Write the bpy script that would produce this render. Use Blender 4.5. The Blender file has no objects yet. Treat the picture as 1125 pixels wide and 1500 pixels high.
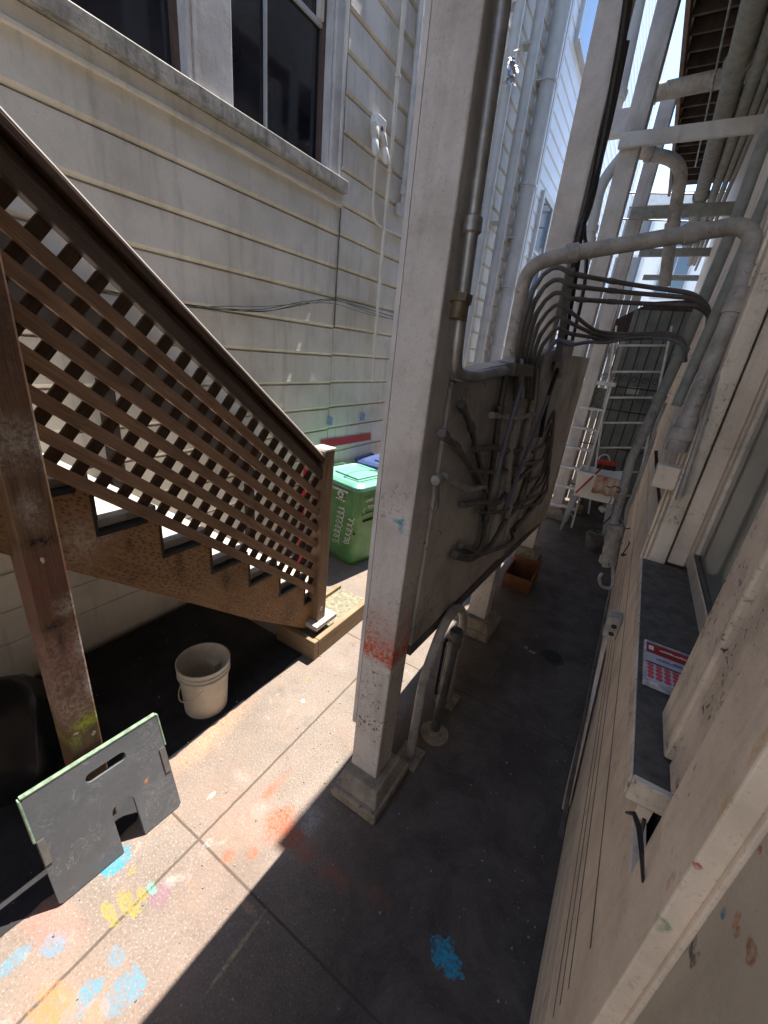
import bpy, bmesh, math, random
from mathutils import Vector, Matrix, Quaternion
random.seed(7)
S = bpy.context.scene
COL = S.collection
R = math.radians

# ------------------------------------------------------------------ survey camera (real place, metres)
F_PX, PITCH, ROLL, YAW, EYE = 601.054, .3773987, .1112715, .5155023, 2.3
fwd = Vector((-math.sin(YAW)*math.cos(PITCH), math.cos(YAW)*math.cos(PITCH), -math.sin(PITCH)))
rt0 = Vector((math.cos(YAW), math.sin(YAW), 0)); up0 = rt0.cross(fwd)
rt = rt0*math.cos(ROLL) + up0*math.sin(ROLL); up = -rt0*math.sin(ROLL) + up0*math.cos(ROLL)
CAMP = Vector((0, 0, EYE))
def ray(x, y): return rt*((x-562.5)/F_PX) - up*((y-750)/F_PX) + fwd
def ox(x, y, v): d = ray(x, y); return CAMP + d*(v/d.x)            # sight line meets the plane x = v
def oy(x, y, v): d = ray(x, y); return CAMP + d*(v/d.y)            # ... y = v
def oz(x, y, v=0.): d = ray(x, y); return CAMP + d*((v-EYE)/d.z)   # ... z = v
V = Vector

# ------------------------------------------------------------------ mesh builder
class MB:
    def __init__(s): s.v = []; s.f = []; s.g = []; s.sm = []
    def add(s, verts, faces, gc=None, smooth=False):
        o = len(s.v); s.v += [V(p) for p in verts]
        rnd = V((random.random()*40, random.random()*40, random.random()*40))
        s.g += [V(p)+rnd for p in (gc or verts)]
        for f in faces: s.f.append([i+o for i in f]); s.sm.append(smooth)
        return s
    def box(s, a, b):
        (x0, y0, z0), (x1, y1, z1) = a, b
        if x0 > x1: x0, x1 = x1, x0
        if y0 > y1: y0, y1 = y1, y0
        if z0 > z1: z0, z1 = z1, z0
        vs = [V((x, y, z)) for x in (x0, x1) for y in (y0, y1) for z in (z0, z1)]
        d = (x1-x0, y1-y0, z1-z0); ax = d.index(max(d)); o = [ax]+[i for i in (0, 1, 2) if i != ax]
        return s.add(vs, [(0,1,3,2),(4,6,7,5),(0,4,5,1),(2,3,7,6),(0,2,6,4),(1,5,7,3)], [V((p[o[0]], p[o[1]], p[o[2]])) for p in vs])
    def beam(s, p0, p1, w, h, side=V((1, 0, 0))):
        p0, p1 = V(p0), V(p1); d = (p1-p0); L = d.length; d = d/L
        a = side - d*side.dot(d); a.normalize(); b = d.cross(a)
        vs = []; gc = []
        for l, p in ((0, p0), (L, p1)):
            for i, j in ((-1,-1),(1,-1),(1,1),(-1,1)):
                vs.append(p + a*(i*w/2) + b*(j*h/2)); gc.append(V((l, i*w/2, j*h/2)))
        return s.add(vs, [(3,2,1,0),(4,5,6,7),(0,1,5,4),(1,2,6,5),(2,3,7,6),(3,0,4,7)], gc)
    def prism(s, pts, off):
        n = len(pts); off = V(off); pts = [V(p) for p in pts]; vs = pts+[p+off for p in pts]
        fs = [list(range(n))[::-1], list(range(n, 2*n))]+[(i, (i+1) % n, (i+1) % n+n, i+n) for i in range(n)]
        return s.add(vs, fs)
    def quad(s, *pts): return s.add(pts, [tuple(range(len(pts)))])
    def tube(s, pts, r, n=10, fil=.0, caps=True):
        pts = [V(p) for p in pts]
        if fil > 0 and len(pts) > 2: pts = fillet(pts, fil)
        rs = r if isinstance(r, (list, tuple)) else [r]*len(pts)
        t = (pts[1]-pts[0]).normalized(); a = t.orthogonal().normalized(); vs = []; gc = []; L = 0
        for i, p in enumerate(pts):
            if i == 0: tt = (pts[1]-pts[0]).normalized()
            elif i == len(pts)-1: tt = (pts[-1]-pts[-2]).normalized()
            else: tt = ((pts[i+1]-p).normalized()+(p-pts[i-1]).normalized()).normalized()
            q = t.rotation_difference(tt); a = q @ a; t = tt; b = t.cross(a)
            if i: L += (p-pts[i-1]).length
            for k in range(n):
                an = 2*math.pi*k/n; w = a*math.cos(an)+b*math.sin(an)
                vs.append(p+w*rs[i]); gc.append(V((L, math.cos(an)*rs[i], math.sin(an)*rs[i])))
        fs = [(i*n+k, i*n+(k+1) % n, (i+1)*n+(k+1) % n, (i+1)*n+k) for i in range(len(pts)-1) for k in range(n)]
        s.add(vs, fs, gc, True)
        if caps:
            m = len(vs); o = len(s.v)-m
            s.f.append([o+k for k in range(n)][::-1]); s.sm.append(False)
            s.f.append([o+m-n+k for k in range(n)]); s.sm.append(False)
        return s
    def lathe(s, c, prof, n=28, axis=V((0, 0, 1)), closed=False):
        c = V(c); axis = V(axis).normalized(); a = axis.orthogonal().normalized(); b = axis.cross(a); vs = []
        for r, h in prof:
            for k in range(n):
                an = 2*math.pi*k/n; vs.append(c+axis*h+(a*math.cos(an)+b*math.sin(an))*max(r, .0002))
        m = len(prof)
        fs = [(i*n+k, i*n+(k+1) % n, (i+1)*n+(k+1) % n, (i+1)*n+k) for i in range(m-1) for k in range(n)]
        return s.add(vs, fs, None, True)
    def build(s, name, mat, parent=None, bev=0., label=None):
        me = bpy.data.meshes.new(name)
        o = bpy.data.objects.new(name, me)
        base = V(s.v[0]) if False else V((0, 0, 0))
        me.from_pydata([tuple(p) for p in s.v], [], s.f)
        at = me.attributes.new('gc', 'FLOAT_VECTOR', 'POINT')
        at.data.foreach_set('vector', [c for g in s.g for c in g])
        me.polygons.foreach_set('use_smooth', s.sm)
        bm = bmesh.new(); bm.from_mesh(me)
        for e in bm.edges:
            if len(e.link_faces) == 2 and e.calc_face_angle(0) > .7: e.smooth = False
        bmesh.ops.recalc_face_normals(bm, faces=bm.faces); bm.to_mesh(me); bm.free()
        me.materials.append(mat); COL.objects.link(o)
        if bev > 0:
            m = o.modifiers.new('bevel', 'BEVEL'); m.width = bev; m.segments = 2; m.limit_method = 'ANGLE'; m.angle_limit = R(40)
        if parent:
            o.parent = parent
            o.matrix_parent_inverse = Matrix.Translation(-parent.location)
        if label: o['label'] = label
        return o
def fillet(pts, rad, seg=6):
    out = [pts[0]]
    for i in range(1, len(pts)-1):
        p, a, b = pts[i], pts[i-1], pts[i+1]
        da, db = (a-p), (b-p); r = min(rad, da.length*.48, db.length*.48)
        s0, s1 = p+da.normalized()*r, p+db.normalized()*r
        for k in range(seg+1):
            t = k/seg; out.append(s0*(1-t)**2+p*2*t*(1-t)+s1*t*t)
    out.append(pts[-1]); return out
def thing(name, label, cat, loc=(0, 0, 0), group=None):
    o = bpy.data.objects.new(name, None); COL.objects.link(o); o.location = loc
    o['label'] = label; o['category'] = cat
    if group: o['group'] = group
    return o
def tag(o, label, cat, group=None):
    o['label'] = label; o['category'] = cat
    if group: o['group'] = group
    # move origin to the lowest point of the mesh
    me = o.data; n = len(me.vertices)
    c = V((sum(v.co.x for v in me.vertices)/n, sum(v.co.y for v in me.vertices)/n, min(v.co.z for v in me.vertices)))
    me.transform(Matrix.Translation(-c)); o.location = c
    return o
def struct(o): o['kind'] = 'structure'; return o

# ------------------------------------------------------------------ materials
class NT:
    def __init__(s, name):
        s.m = bpy.data.materials.new(name); s.m.use_nodes = True; s.t = s.m.node_tree
        s.b = s.t.nodes['Principled BSDF']
    def n(s, typ, **kw):
        x = s.t.nodes.new(typ)
        for k, v in kw.items():
            if k in x.inputs.keys() if isinstance(k, str) else False: x.inputs[k].default_value = v
            else: setattr(x, k, v)
        return x
    def l(s, a, b): s.t.links.new(a, b)
    def pos(s):
        if not hasattr(s, '_p'): s._p = s.n('ShaderNodeNewGeometry').outputs['Position']
        return s._p
    def gc(s):
        if not hasattr(s, '_g'):
            a = s.n('ShaderNodeAttribute'); a.attribute_name = 'gc'; s._g = a.outputs['Vector']
        return s._g
    def noise(s, vec, scale, detail=6, rough=.6, mul=None, dist=0):
        if mul:
            v = s.n('ShaderNodeVectorMath', operation='MULTIPLY'); s.l(vec, v.inputs[0]); v.inputs[1].default_value = mul; vec = v.outputs[0]
        x = s.n('ShaderNodeTexNoise'); s.l(vec, x.inputs['Vector'])
        x.inputs['Scale'].default_value = scale; x.inputs['Detail'].default_value = detail; x.inputs['Roughness'].default_value = rough; x.inputs['Distortion'].default_value = dist
        return x.outputs['Fac']
    def ramp(s, fac, a, b, lo=0., hi=1.):
        x = s.n('ShaderNodeMapRange'); x.clamp = True; s.l(fac, x.inputs[0])
        x.inputs[1].default_value = a; x.inputs[2].default_value = b; x.inputs[3].default_value = lo; x.inputs[4].default_value = hi
        return x.outputs[0]
    def mix(s, fac, a, b):
        x = s.n('ShaderNodeMix', data_type='RGBA')
        if isinstance(fac, (int, float)): x.inputs[0].default_value = fac
        else: s.l(fac, x.inputs[0])
        for sock, v in ((x.inputs[6], a), (x.inputs[7], b)):
            if isinstance(v, tuple): sock.default_value = v if len(v) == 4 else v+(1,)
            else: s.l(v, sock)
        return x.outputs[2]
    def math(s, op, a, b=None):
        x = s.n('ShaderNodeMath', operation=op)
        for i, v in enumerate((a, b)):
            if v is None: continue
            if isinstance(v, (int, float)): x.inputs[i].default_value = v
            else: s.l(v, x.inputs[i])
        return x.outputs[0]
    def bump(s, h, strength=.3, dist=.01, prev=None):
        x = s.n('ShaderNodeBump'); x.inputs['Strength'].default_value = strength; x.inputs['Distance'].default_value = dist; s.l(h, x.inputs['Height'])
        if prev: s.l(prev, x.inputs['Normal'])
        s.l(x.outputs[0], s.b.inputs['Normal']); return x.outputs[0]
    def out(s, col, rough=.6, metal=0., spec=None):
        if isinstance(col, tuple): s.b.inputs['Base Color'].default_value = col if len(col) == 4 else col+(1,)
        else: s.l(col, s.b.inputs['Base Color'])
        if isinstance(rough, (int, float)): s.b.inputs['Roughness'].default_value = rough
        else: s.l(rough, s.b.inputs['Roughness'])
        s.b.inputs['Metallic'].default_value = metal
        if spec is not None: s.b.inputs['Specular IOR Level'].default_value = spec
        return s.m
def paint(name, base, dirt, amt=.5, scale=3., rough=.55, peel=0., bump=.25, streak=True, spec=.3, chip=38, low=False):
    t = NT(name); p = t.pos()
    big = t.noise(p, scale, 8, .65)
    c = t.mix(t.ramp(big, .42, .75, 0, amt), base, dirt)
    if streak:
        st = t.noise(p, 6, 5, .6, (2.2, 2.2, .25)); c = t.mix(t.ramp(st, .52, .78, 0, amt*.8), c, dirt)
    fine = t.noise(p, 130, 3, .6); c = t.mix(t.ramp(fine, .60, .70, 0, .35*min(1, amt*1.6)), c, tuple(x*.45 for x in dirt))
    h = t.noise(p, 45, 6, .65)
    if peel > 0:
        chips = t.noise(p, chip, 4, .55, dist=.6); where = t.noise(p, 5, 3)
        k = t.math('MULTIPLY', t.ramp(chips, .60, .63), t.ramp(where, .42, .62, 0, peel))
        if low:
            sp = t.n('ShaderNodeSeparateXYZ'); t.l(p, sp.inputs[0]); k = t.math('MULTIPLY', k, t.ramp(sp.outputs[2], .6, 2.3, 1.0, .12))
        c = t.mix(k, c, tuple(x*.35 for x in dirt)); h = t.math('SUBTRACT', h, t.math('MULTIPLY', k, .7))
    t.bump(h, bump, .006)
    return t.out(c, rough, spec=spec)
def wood(name, c1, c2, rough=.6, gl=(1.2, 22, 22), dirt=(.03, .025, .02), damt=.5, bump=.3, incise=False):
    t = NT(name); g = t.gc()
    gr = t.noise(g, 3, 7, .62, gl, .8); fine = t.noise(g, 10, 5, .6, gl)
    c = t.mix(t.ramp(gr, .3, .7), c1, c2); c = t.mix(t.ramp(fine, .5, .75, 0, .45), c, tuple(x*.5 for x in c1))
    c = t.mix(t.ramp(t.noise(g, .9, 3), .35, .65, 0, .45), c, tuple(x*.45 for x in c1)); d = t.noise(t.pos(), 4, 6, .65); c = t.mix(t.ramp(d, .5, .78, 0, damt), c, dirt)
    h = fine
    if incise:
        v = t.n('ShaderNodeVectorMath', operation='MULTIPLY'); t.l(g, v.inputs[0]); v.inputs[1].default_value = (30, 62, 60)
        w = t.n('ShaderNodeTexVoronoi'); w.voronoi_dimensions = '2D'; w.inputs['Scale'].default_value = 1; w.inputs['Randomness'].default_value = .75; t.l(v.outputs[0], w.inputs['Vector'])
        k = t.ramp(w.outputs['Distance'], .14, .34, 1, 0); k = t.math('MULTIPLY', k, t.ramp(t.noise(g, 4, 3), .35, .6, .2, 1))
        c = t.mix(t.math('MULTIPLY', k, .72), c, (.055, .03, .017)); h = t.math('SUBTRACT', fine, k)
    t.bump(h, bump, .004)
    return t.out(c, rough, spec=.3), t
def plain(name, col, rough=.5, metal=0., var=.25, scale=8, bump=.1, spec=.5):
    t = NT(name); n = t.noise(t.pos(), scale, 6, .65)
    c = t.mix(t.ramp(n, .35, .7), col, tuple(x*(1-var) for x in col)); t.bump(t.noise(t.pos(), scale*9, 3), bump, .003)
    return t.out(c, t.ramp(n, .3, .7, rough*.85, min(1, rough*1.2)), metal, spec)
M = {}
M['siding'] = paint('white_siding_paint', (.76, .715, .63), (.22, .19, .15), .48, 1.6, .5)
M['siding2'] = paint('grey_siding_paint', (.62, .61, .58), (.2, .19, .17), .35, 2., .5)
M['paleblue'] = paint('pale_skylit_paint', (.80, .82, .86), (.4, .42, .45), .25, 2., .5)  # open-sky brightness of the far house put into its colour
M['trim'] = paint('window_trim_paint', (.62, .61, .61), (.16, .14, .125), .45, 5, .5)
M['sillp'] = paint('weathered_sill_paint', (.42, .40, .36), (.06, .055, .05), .9, 8, .6, peel=.5)
M['post'] = paint('rough_post_paint', (.61, .585, .565), (.18, .15, .125), .5, 4, .6, peel=1.0, bump=1.0, chip=55, low=True)
M['box'] = paint('panel_paint', (.50, .475, .44), (.085, .075, .065), .8, 2.2, .6, peel=.6, streak=False)
M['house'] = paint('cream_wall_paint', (.81, .71, .595), (.25, .195, .15), .48, 3.5, .55, peel=.25)
M['houseold'] = paint('chipped_cream_paint', (.78, .685, .575), (.18, .14, .105), .55, 5, .6, peel=1., bump=.7, chip=60)
M['pipe'] = paint('painted_pipe', (.42, .40, .375), (.10, .088, .075), .75, 9, .5, peel=.5, streak=False)
M['pipew'] = paint('white_painted_pipe', (.54, .56, .575), (.22, .22, .22), .35, 4, .45, streak=False)
M['pipeg'] = paint('green_grey_pipe', (.30, .315, .295), (.10, .105, .09), .6, 14, .6, streak=False)
M['pipedark'] = paint('sooty_conduit', (.13, .115, .105), (.03, .025, .02), .7, 9, .5, streak=False)
M['galv'] = plain('galvanised_steel', (.34, .34, .33), .42, .7, .45, 12)
M['galvd'] = plain('dull_steel', (.16, .155, .15), .45, .6, .5, 12)
M['alu'] = plain('ladder_aluminium', (.68, .69, .69), .45, .25, .35, 10)
M['black'] = plain('black_rubber', (.012, .012, .013), .5)
M['iron'] = plain('black_iron', (.014, .014, .016), .45)
M['cable'] = plain('black_cable', (.015, .015, .017), .4)
M['blueconduit'] = plain('blue_grey_conduit', (.16, .17, .23), .4)
M['whitepl'] = plain('white_plastic', (.66, .61, .53), .45, 0, .22, 9)
M['sink'] = plain('white_sink_plastic', (.80, .81, .80), .4, 0, .12, 5)
M['green'] = plain('green_cart_plastic', (.11, .30, .105), .42, 0, .3, 6)
M['greenlid'] = plain('green_lid_plastic', (.16, .42, .31), .38, 0, .25, 6)
M['lidline'] = plain('dark_lid_groove', (.03, .10, .08), .5)
M['blue'] = plain('blue_cart_plastic', (.035, .07, .20), .42, 0, .3, 6)
M['white'] = plain('white_marking', (.78, .79, .76), .6, 0, .15, 20)
M['red'] = plain('red_paint', (.50, .02, .025), .5, 0, .3, 10)
M['redpl'] = plain('red_plastic', (.40, .02, .015), .4)
M['bulb'] = plain('white_bulb_glass', (.85, .86, .86), .25)
M['foil'] = plain('crumpled_foil', (.62, .64, .70), .38, .95, .4, 60, .6)
M['bag'] = plain('black_bag_plastic', (.018, .019, .024), .35, 0, .4, 7, .5)
M['joist'] = plain('pale_joist_edge', (.085, .062, .047), .8, 0, .5, 6)
M['deck'] = plain('dark_joist_wood', (.045, .03, .022), .8, 0, .5, 5)
M['deckt'] = plain('weathered_deck_board', (.035, .024, .018), .8, 0, .5, 5)
M['brownboard'] = plain('brown_painted_board', (.16, .085, .045), .6)
M['awning'] = plain('brown_awning', (.05, .022, .02), .6)
M['gatepanel'] = plain('dark_green_panel', (.17, .195, .185), .6, 0, .4, 4)
M['fence'] = paint('grey_fence_paint', (.46, .45, .42), (.15, .14, .12), .5, 4, .6)
M['brick'] = plain('reddish_wood_box', (.20, .075, .03), .6, 0, .45, 12)
M['soil'] = plain('green_soil', (.27, .25, .17), .9, 0, .6, 30, .8)
M['concbase'] = paint('plinth_concrete', (.34, .29, .23), (.08, .065, .05), .7, 9, .8, peel=.6, bump=.6)
M['sillgrey'] = plain('slate_grey_sill', (.125, .112, .098), .8, 0, .5, 22)
M['panelgrey'] = paint('grey_beige_door_paint', (.50, .455, .385), (.16, .14, .11), .4, 3, .5)
M['towel'] = None
M['lettering'] = plain('lettering_white', (.8, .82, .78), .6)

def wet(name, f): pass
M['wood'], _ = wood('brown_stair_wood', (.085, .045, .024), (.20, .115, .062), .55)
M['lat'], _ = wood('lattice_wood', (.20, .115, .065), (.40, .245, .15), .6, damt=.35)
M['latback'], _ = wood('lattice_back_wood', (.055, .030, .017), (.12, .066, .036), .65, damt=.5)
M['wooddark'], _ = wood('dark_rail_wood', (.035, .018, .011), (.085, .045, .027), .4, damt=.3)
M['tread'], _ = wood('pale_tread_wood', (.46, .43, .38), (.60, .57, .51), .7, damt=.25)
M['suncap'], _ = wood('sunlit_cap_wood', (.55, .52, .47), (.66, .62, .57), .6, damt=.15)  # bright wood tone standing in for sun on the cap tops
M['stringer'], _ = wood('treated_stringer_wood', (.27, .15, .07), (.40, .24, .125), .6, incise=True, damt=.55)
M['newel'], _ = wood('newel_wood', (.17, .10, .055), (.29, .185, .11), .6, damt=.35)
M['form'], _ = wood('landing_form_wood', (.22, .15, .085), (.36, .26, .16), .7, damt=.5)

def sprayed(base, name, axis_blobs):
    """copy of a material with paint marks (p, (rx,ry,rz), colour, softness)"""
    m = M[base].copy(); m.name = name
    t = NT.__new__(NT); t.m = m; t.t = m.node_tree; t.b = t.t.nodes['Principled BSDF']
    add_marks(t, axis_blobs); return m
def add_marks(t, blobs, nscale=14):
    src = t.b.inputs['Base Color'].links[0].from_socket
    p = t.pos(); nz = t.noise(p, nscale, 5, .65); nf = t.noise(p, 55, 4, .6); brk = t.math('MULTIPLY', t.noise(p, 75, 4, .7), t.math('ADD', t.noise(p, 11, 6, .75, dist=1.2), .5)); c = src
    for ctr, rad, colr, soft, op in blobs:
        v = t.n('ShaderNodeVectorMath', operation='SUBTRACT'); t.l(p, v.inputs[0]); v.inputs[1].default_value = ctr
        d = t.n('ShaderNodeVectorMath', operation='DIVIDE'); t.l(v.outputs[0], d.inputs[0]); d.inputs[1].default_value = rad
        ln = t.n('ShaderNodeVectorMath', operation='LENGTH'); t.l(d.outputs[0], ln.inputs[0])
        q = t.math('ADD', ln.outputs['Value'], t.math('MULTIPLY', t.math('SUBTRACT', nz, .5), 2.0 if soft < .3 else .8))
        q = t.math('ADD', q, t.math('MULTIPLY', t.math('SUBTRACT', nf, .5), 1.1 if soft < .3 else .5))
        k = t.math('MULTIPLY', t.ramp(q, 1.0-soft, 1.0+.02, op, 0), t.ramp(brk, .40, .60, .15, 1))
        c = t.mix(k, c, colr)
    t.l(c, t.b.inputs['Base Color'])

# ground: exposed concrete with joints, stains, painted-in walkway shade, paint
def ground_mat():
    t = NT('stained_concrete'); p = t.pos()
    c = t.mix(t.ramp(t.noise(p, 1.3, 8, .62), .3, .7), (.235, .194, .162), (.155, .126, .105))
    c = t.mix(t.ramp(t.noise(p, 95, 3, .7), .50, .68, 0, .7), c, (.095, .075, .06))
    c = t.mix(t.ramp(t.noise(p, 120, 2, .6), .57, .67, 0, .5), c, (.42, .39, .35))
    w = t.noise(p, 4.2, 7, .7); c = t.mix(t.ramp(w, .56, .75, 0, .65), c, (.095, .078, .064))
    tan = t.noise(p, 2.0, 7, .7); c = t.mix(t.ramp(tan, .47, .70, 0, .55), c, (.26, .175, .125)); dk_ = t.noise(p, 9, 8, .75, dist=1.0); c = t.mix(t.ramp(dk_, .58, .68, 0, .4), c, (.10, .08, .068)); pn = t.noise(p, .9, 4); c = t.mix(t.ramp(pn, .5, .65, 0, .25), c, (.23, .145, .115)); pal = t.noise(p, 7.5, 7, .75, dist=.8); c = t.mix(t.ramp(pal, .58, .70, 0, .5), c, (.33, .31, .285))
    # walkway: deck shade painted into the colour, with grimy patches, from the posts on
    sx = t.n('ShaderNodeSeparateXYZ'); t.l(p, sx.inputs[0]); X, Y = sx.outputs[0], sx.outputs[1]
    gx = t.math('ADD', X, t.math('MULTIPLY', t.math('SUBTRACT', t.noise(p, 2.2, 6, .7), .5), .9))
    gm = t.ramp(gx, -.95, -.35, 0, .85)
    shade_grime = t.mix(t.ramp(t.noise(p, 2.6, 9, .78, dist=.5), .42, .64), (.036, .032, .030), (.098, .089, .084))
    shade_grime = t.mix(t.ramp(t.noise(p, 60, 3, .6), .62, .72, 0, .5), shade_grime, (.16, .15, .14))
    c = t.mix(gm, c, shade_grime)
    def line(src, at, wd, lo=None, src2=None):
        d = t.math('ABSOLUTE', t.math('SUBTRACT', t.math('ADD', src, t.math('MULTIPLY', t.math('SUBTRACT', t.noise(p, 12, 3), .5), .008)), at))
        return t.ramp(d, wd*.4, wd, 1, 0)
    k = line(X, -1.235, .009)
    for y in (-1.0, .72, 2.42, 4.1, 5.8, 7.5): k = t.math('MAXIMUM', k, line(Y, y, .008))
    c = t.mix(t.math('MULTIPLY', k, .8), c, (.06, .045, .035))
    h = t.math('SUBTRACT', t.noise(p, 110, 4, .6), t.math('MULTIPLY', k, 1.0))
    t.bump(h, .35, .004)
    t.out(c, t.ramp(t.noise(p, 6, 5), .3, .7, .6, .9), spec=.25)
    return t
gt = ground_mat()
def gp(x, y): q = oz(x, y); return (q.x, q.y, 0.)
B = []
cy_, ye, og, pk, wh, lb, ob = (.03, .22, .32), (.27, .22, .035), (.36, .085, .035), (.20, .07, .14), (.40, .39, .37), (.09, .215, .30), (.38, .17, .05)
for x, y, rx, ry, col, soft, op in (
    (170,1262,.05,.075,cy_,.08,1), (190,1325,.075,.028,ye,.1,.9), (160,1338,.06,.022,ye,.1,.9), (208,1310,.035,.02,ye,.1,.9),
    (235,1310,.05,.045,pk,.2,.7), (222,1300,.03,.02,(.1,.45,.35),.2,.7), (80,1385,.045,.04,lb,.1,.9), (22,1405,.028,.06,lb,.1,.9),
    (180,1455,.055,.075,lb,.12,.95), (122,1465,.04,.075,lb,.12,.95), (80,1480,.09,.07,ob,.25,.85), (170,1400,.04,.03,lb,.2,.7),
    (140,1485,.05,.04,(.55,.2,.1),.3,.7), (335,1255,.035,.045,og,.5,.7), (370,1250,.03,.03,og,.3,.7), (395,1160,.04,.18,og,.8,.8), (425,1222,.07,.08,og,.8,.9), (450,1250,.06,.07,og,.8,.7), (478,1275,.06,.06,og,.9,.6),
    (410,1205,.09,.11,og,.5,.95), (435,1230,.05,.07,og,.6,.9), (500,1290,.07,.05,og,.9,.45), (550,1310,.09,.05,og,.9,.3),
    (378,1185,.05,.05,wh,.5,.35), (460,1195,.07,.06,wh,.4,.55), (305,1235,.02,.03,wh,.3,.5), (452,1210,.05,.05,wh,.4,.45), (310,1165,.012,.03,wh,.2,.8),
    (355,1140,.08,.04,wh,.8,.3), (250,1290,.04,.03,wh,.6,.35), (452,993,.02,.02,ye,.1,.9), (444,1027,.018,.018,(.2,.55,.55),.1,.9),
    (300,1090,.10,.30,(.60,.33,.16),.9,.4), (330,1050,.12,.35,(.60,.33,.16),.9,.35), (60,1335,.22,.09,(.45,.14,.12),.9,.5), (100,1350,.14,.06,(.5,.2,.15),.9,.45),
    (648,1398,.052,.062,(.02,.30,.50),.08,1), (660,1415,.04,.04,(.02,.30,.50),.08,1), (676,1430,.018,.012,(.02,.30,.50),.08,1),
    (365,1330,.05,.02,(.5,.3,.2),.4,.5), (195,1275,.015,.02,ye,.1,.9), (280,1295,.02,.015,ob,.3,.5), (345,1395,.01,.16,(.6,.6,.3),.4,.4),
    (780,955,.03,.02,wh,.1,.8), (770,948,.02,.02,wh,.1,.7), (800,700,.01,.01,wh,.1,.6)):
    B.append((gp(x, y), (rx, ry, .3), col+(1,), soft, op))
add_marks(gt, B)
# ------------------------------------------------------------------ ground
g = MB(); g.quad((-60, -40, 0), (60, -40, 0), (60, 90, 0), (-60, 90, 0))
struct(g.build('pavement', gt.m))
# ragged sheet: dark ground with the stair and board shade painted into it
M['shade_ground'] = plain('dark_shaded_ground', (.020, .020, .024), .85, 0, .5, 5, .6)
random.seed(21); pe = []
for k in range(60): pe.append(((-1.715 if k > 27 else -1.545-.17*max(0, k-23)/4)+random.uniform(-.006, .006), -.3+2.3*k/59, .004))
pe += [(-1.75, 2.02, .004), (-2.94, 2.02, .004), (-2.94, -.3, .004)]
g = MB(); g.add(pe, [list(range(len(pe)))]); struct(g.build('shade_ground_sheet', M['shade_ground']))
# litter: grit, paint flakes and leaf scraps
M['litter'] = plain('pale_grit', (.33, .30, .26), .9, 0, .7, 60)
g = MB(); random.seed(5)
for k in range(900):
    x = random.choice((random.uniform(-.65, .26), random.gauss(.2, .08), random.gauss(-.72, .12), random.uniform(-1.7, -.6), random.uniform(-2.7, -1.7))); y = random.uniform(.1, 7.2); r = random.uniform(.002, .0065)*(1.6 if random.random() < .08 else 1)
    if x > .255: continue
    a0 = random.uniform(0, 6.28); n = random.choice((3, 4, 5)); z0 = .003
    top = [(x+r*math.cos(a0+6.283*i/n)*random.uniform(.6, 1.2), y+r*math.sin(a0+6.283*i/n)*random.uniform(.6, 1.2), z0+random.uniform(.001, .004)) for i in range(n)]
    g.prism(top, (0, 0, -.003))
lo = g.build('ground_litter', M['litter']); lo['kind'] = 'stuff'; lo['label'] = 'scattered pale grit and paint flakes on the concrete'; lo['category'] = 'litter'

# ------------------------------------------------------------------ left house (clapboard wall x = -2.95)
XL = -2.95
house = thing('clapboard_house', 'white clapboard house wall with dark sash windows above the wooden stairs', 'house', (XL-3, 4, 0))
def clap(mb, x, sgn, y0, y1, zs, lap=.026, bev=.026):
    """drop siding: every board has a sloping underside at its foot and a dark groove under it; sgn=+1 faces +X"""
    for a, b in zip(zs[:-1], zs[1:]):
        q = lambda d, z: (x+sgn*d, y0, z)
        mb.prism([(x-sgn*.03, y0, a-.005), q(-.012, a-.005), q(-.012, a+.005), q(.004, a+.006), q(lap, a+.006+bev), q(lap*.96, a+.016+bev), q(lap*.55, b-.006), q(.0, b-.005), (x-sgn*.03, y0, b-.005)], (0, y1-y0, 0))
def flatclap(mb, x, sgn, y0, y1, zs):
    """flat boards separated by narrow dark grooves"""
    for a, b in zip(zs[:-1], zs[1:]):
        q = lambda d, z: (x+sgn*d, y0, z)
        mb.prism([q(-.03, a), q(-.014, a), q(-.014, a+.005), q(-.002, a+.006), q(0, a+.009), q(0, b-.004), q(-.002, b-.001), q(-.014, b), q(-.03, b)], (0, y1-y0, 0))
zs = [0.04, .34, .565, .812, 1.09, 1.378, 1.613, 1.879, 2.163, 2.435, 2.715, 2.975, 3.254, 3.50]
z = 3.50
mb = MB(); clap(mb, XL, 1, -4, 3.675, zs[3:]); flatclap(mb, XL+.012, 1, -4, 3.675, zs[:4]); clap(mb, XL, 1, 3.685, 9.55, [q+.012 for q in zs])
hi = [3.512]
while hi[-1] < 10.4: hi.append(hi[-1]+.2675)
clap(mb, XL, 1, 3.685, 5.9, hi); clap(mb, XL, 1, 5.9, 9.55, hi)
mb.build('siding', M['siding'], house)
mb = MB(); mb.box((XL-6, -4, 0), (XL-.021, 9.55, 3.5)); mb.box((XL-6, 3.685, 3.5), (XL-.021, 9.55, 10.4)); mb.box((XL-6, -4, 6.2), (XL-.021, 3.685, 10.4)); mb.box((XL-6, -4, 3.5), (XL-.5, 3.685, 6.2))
mb.build('wall', M['siding2'], house)
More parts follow.
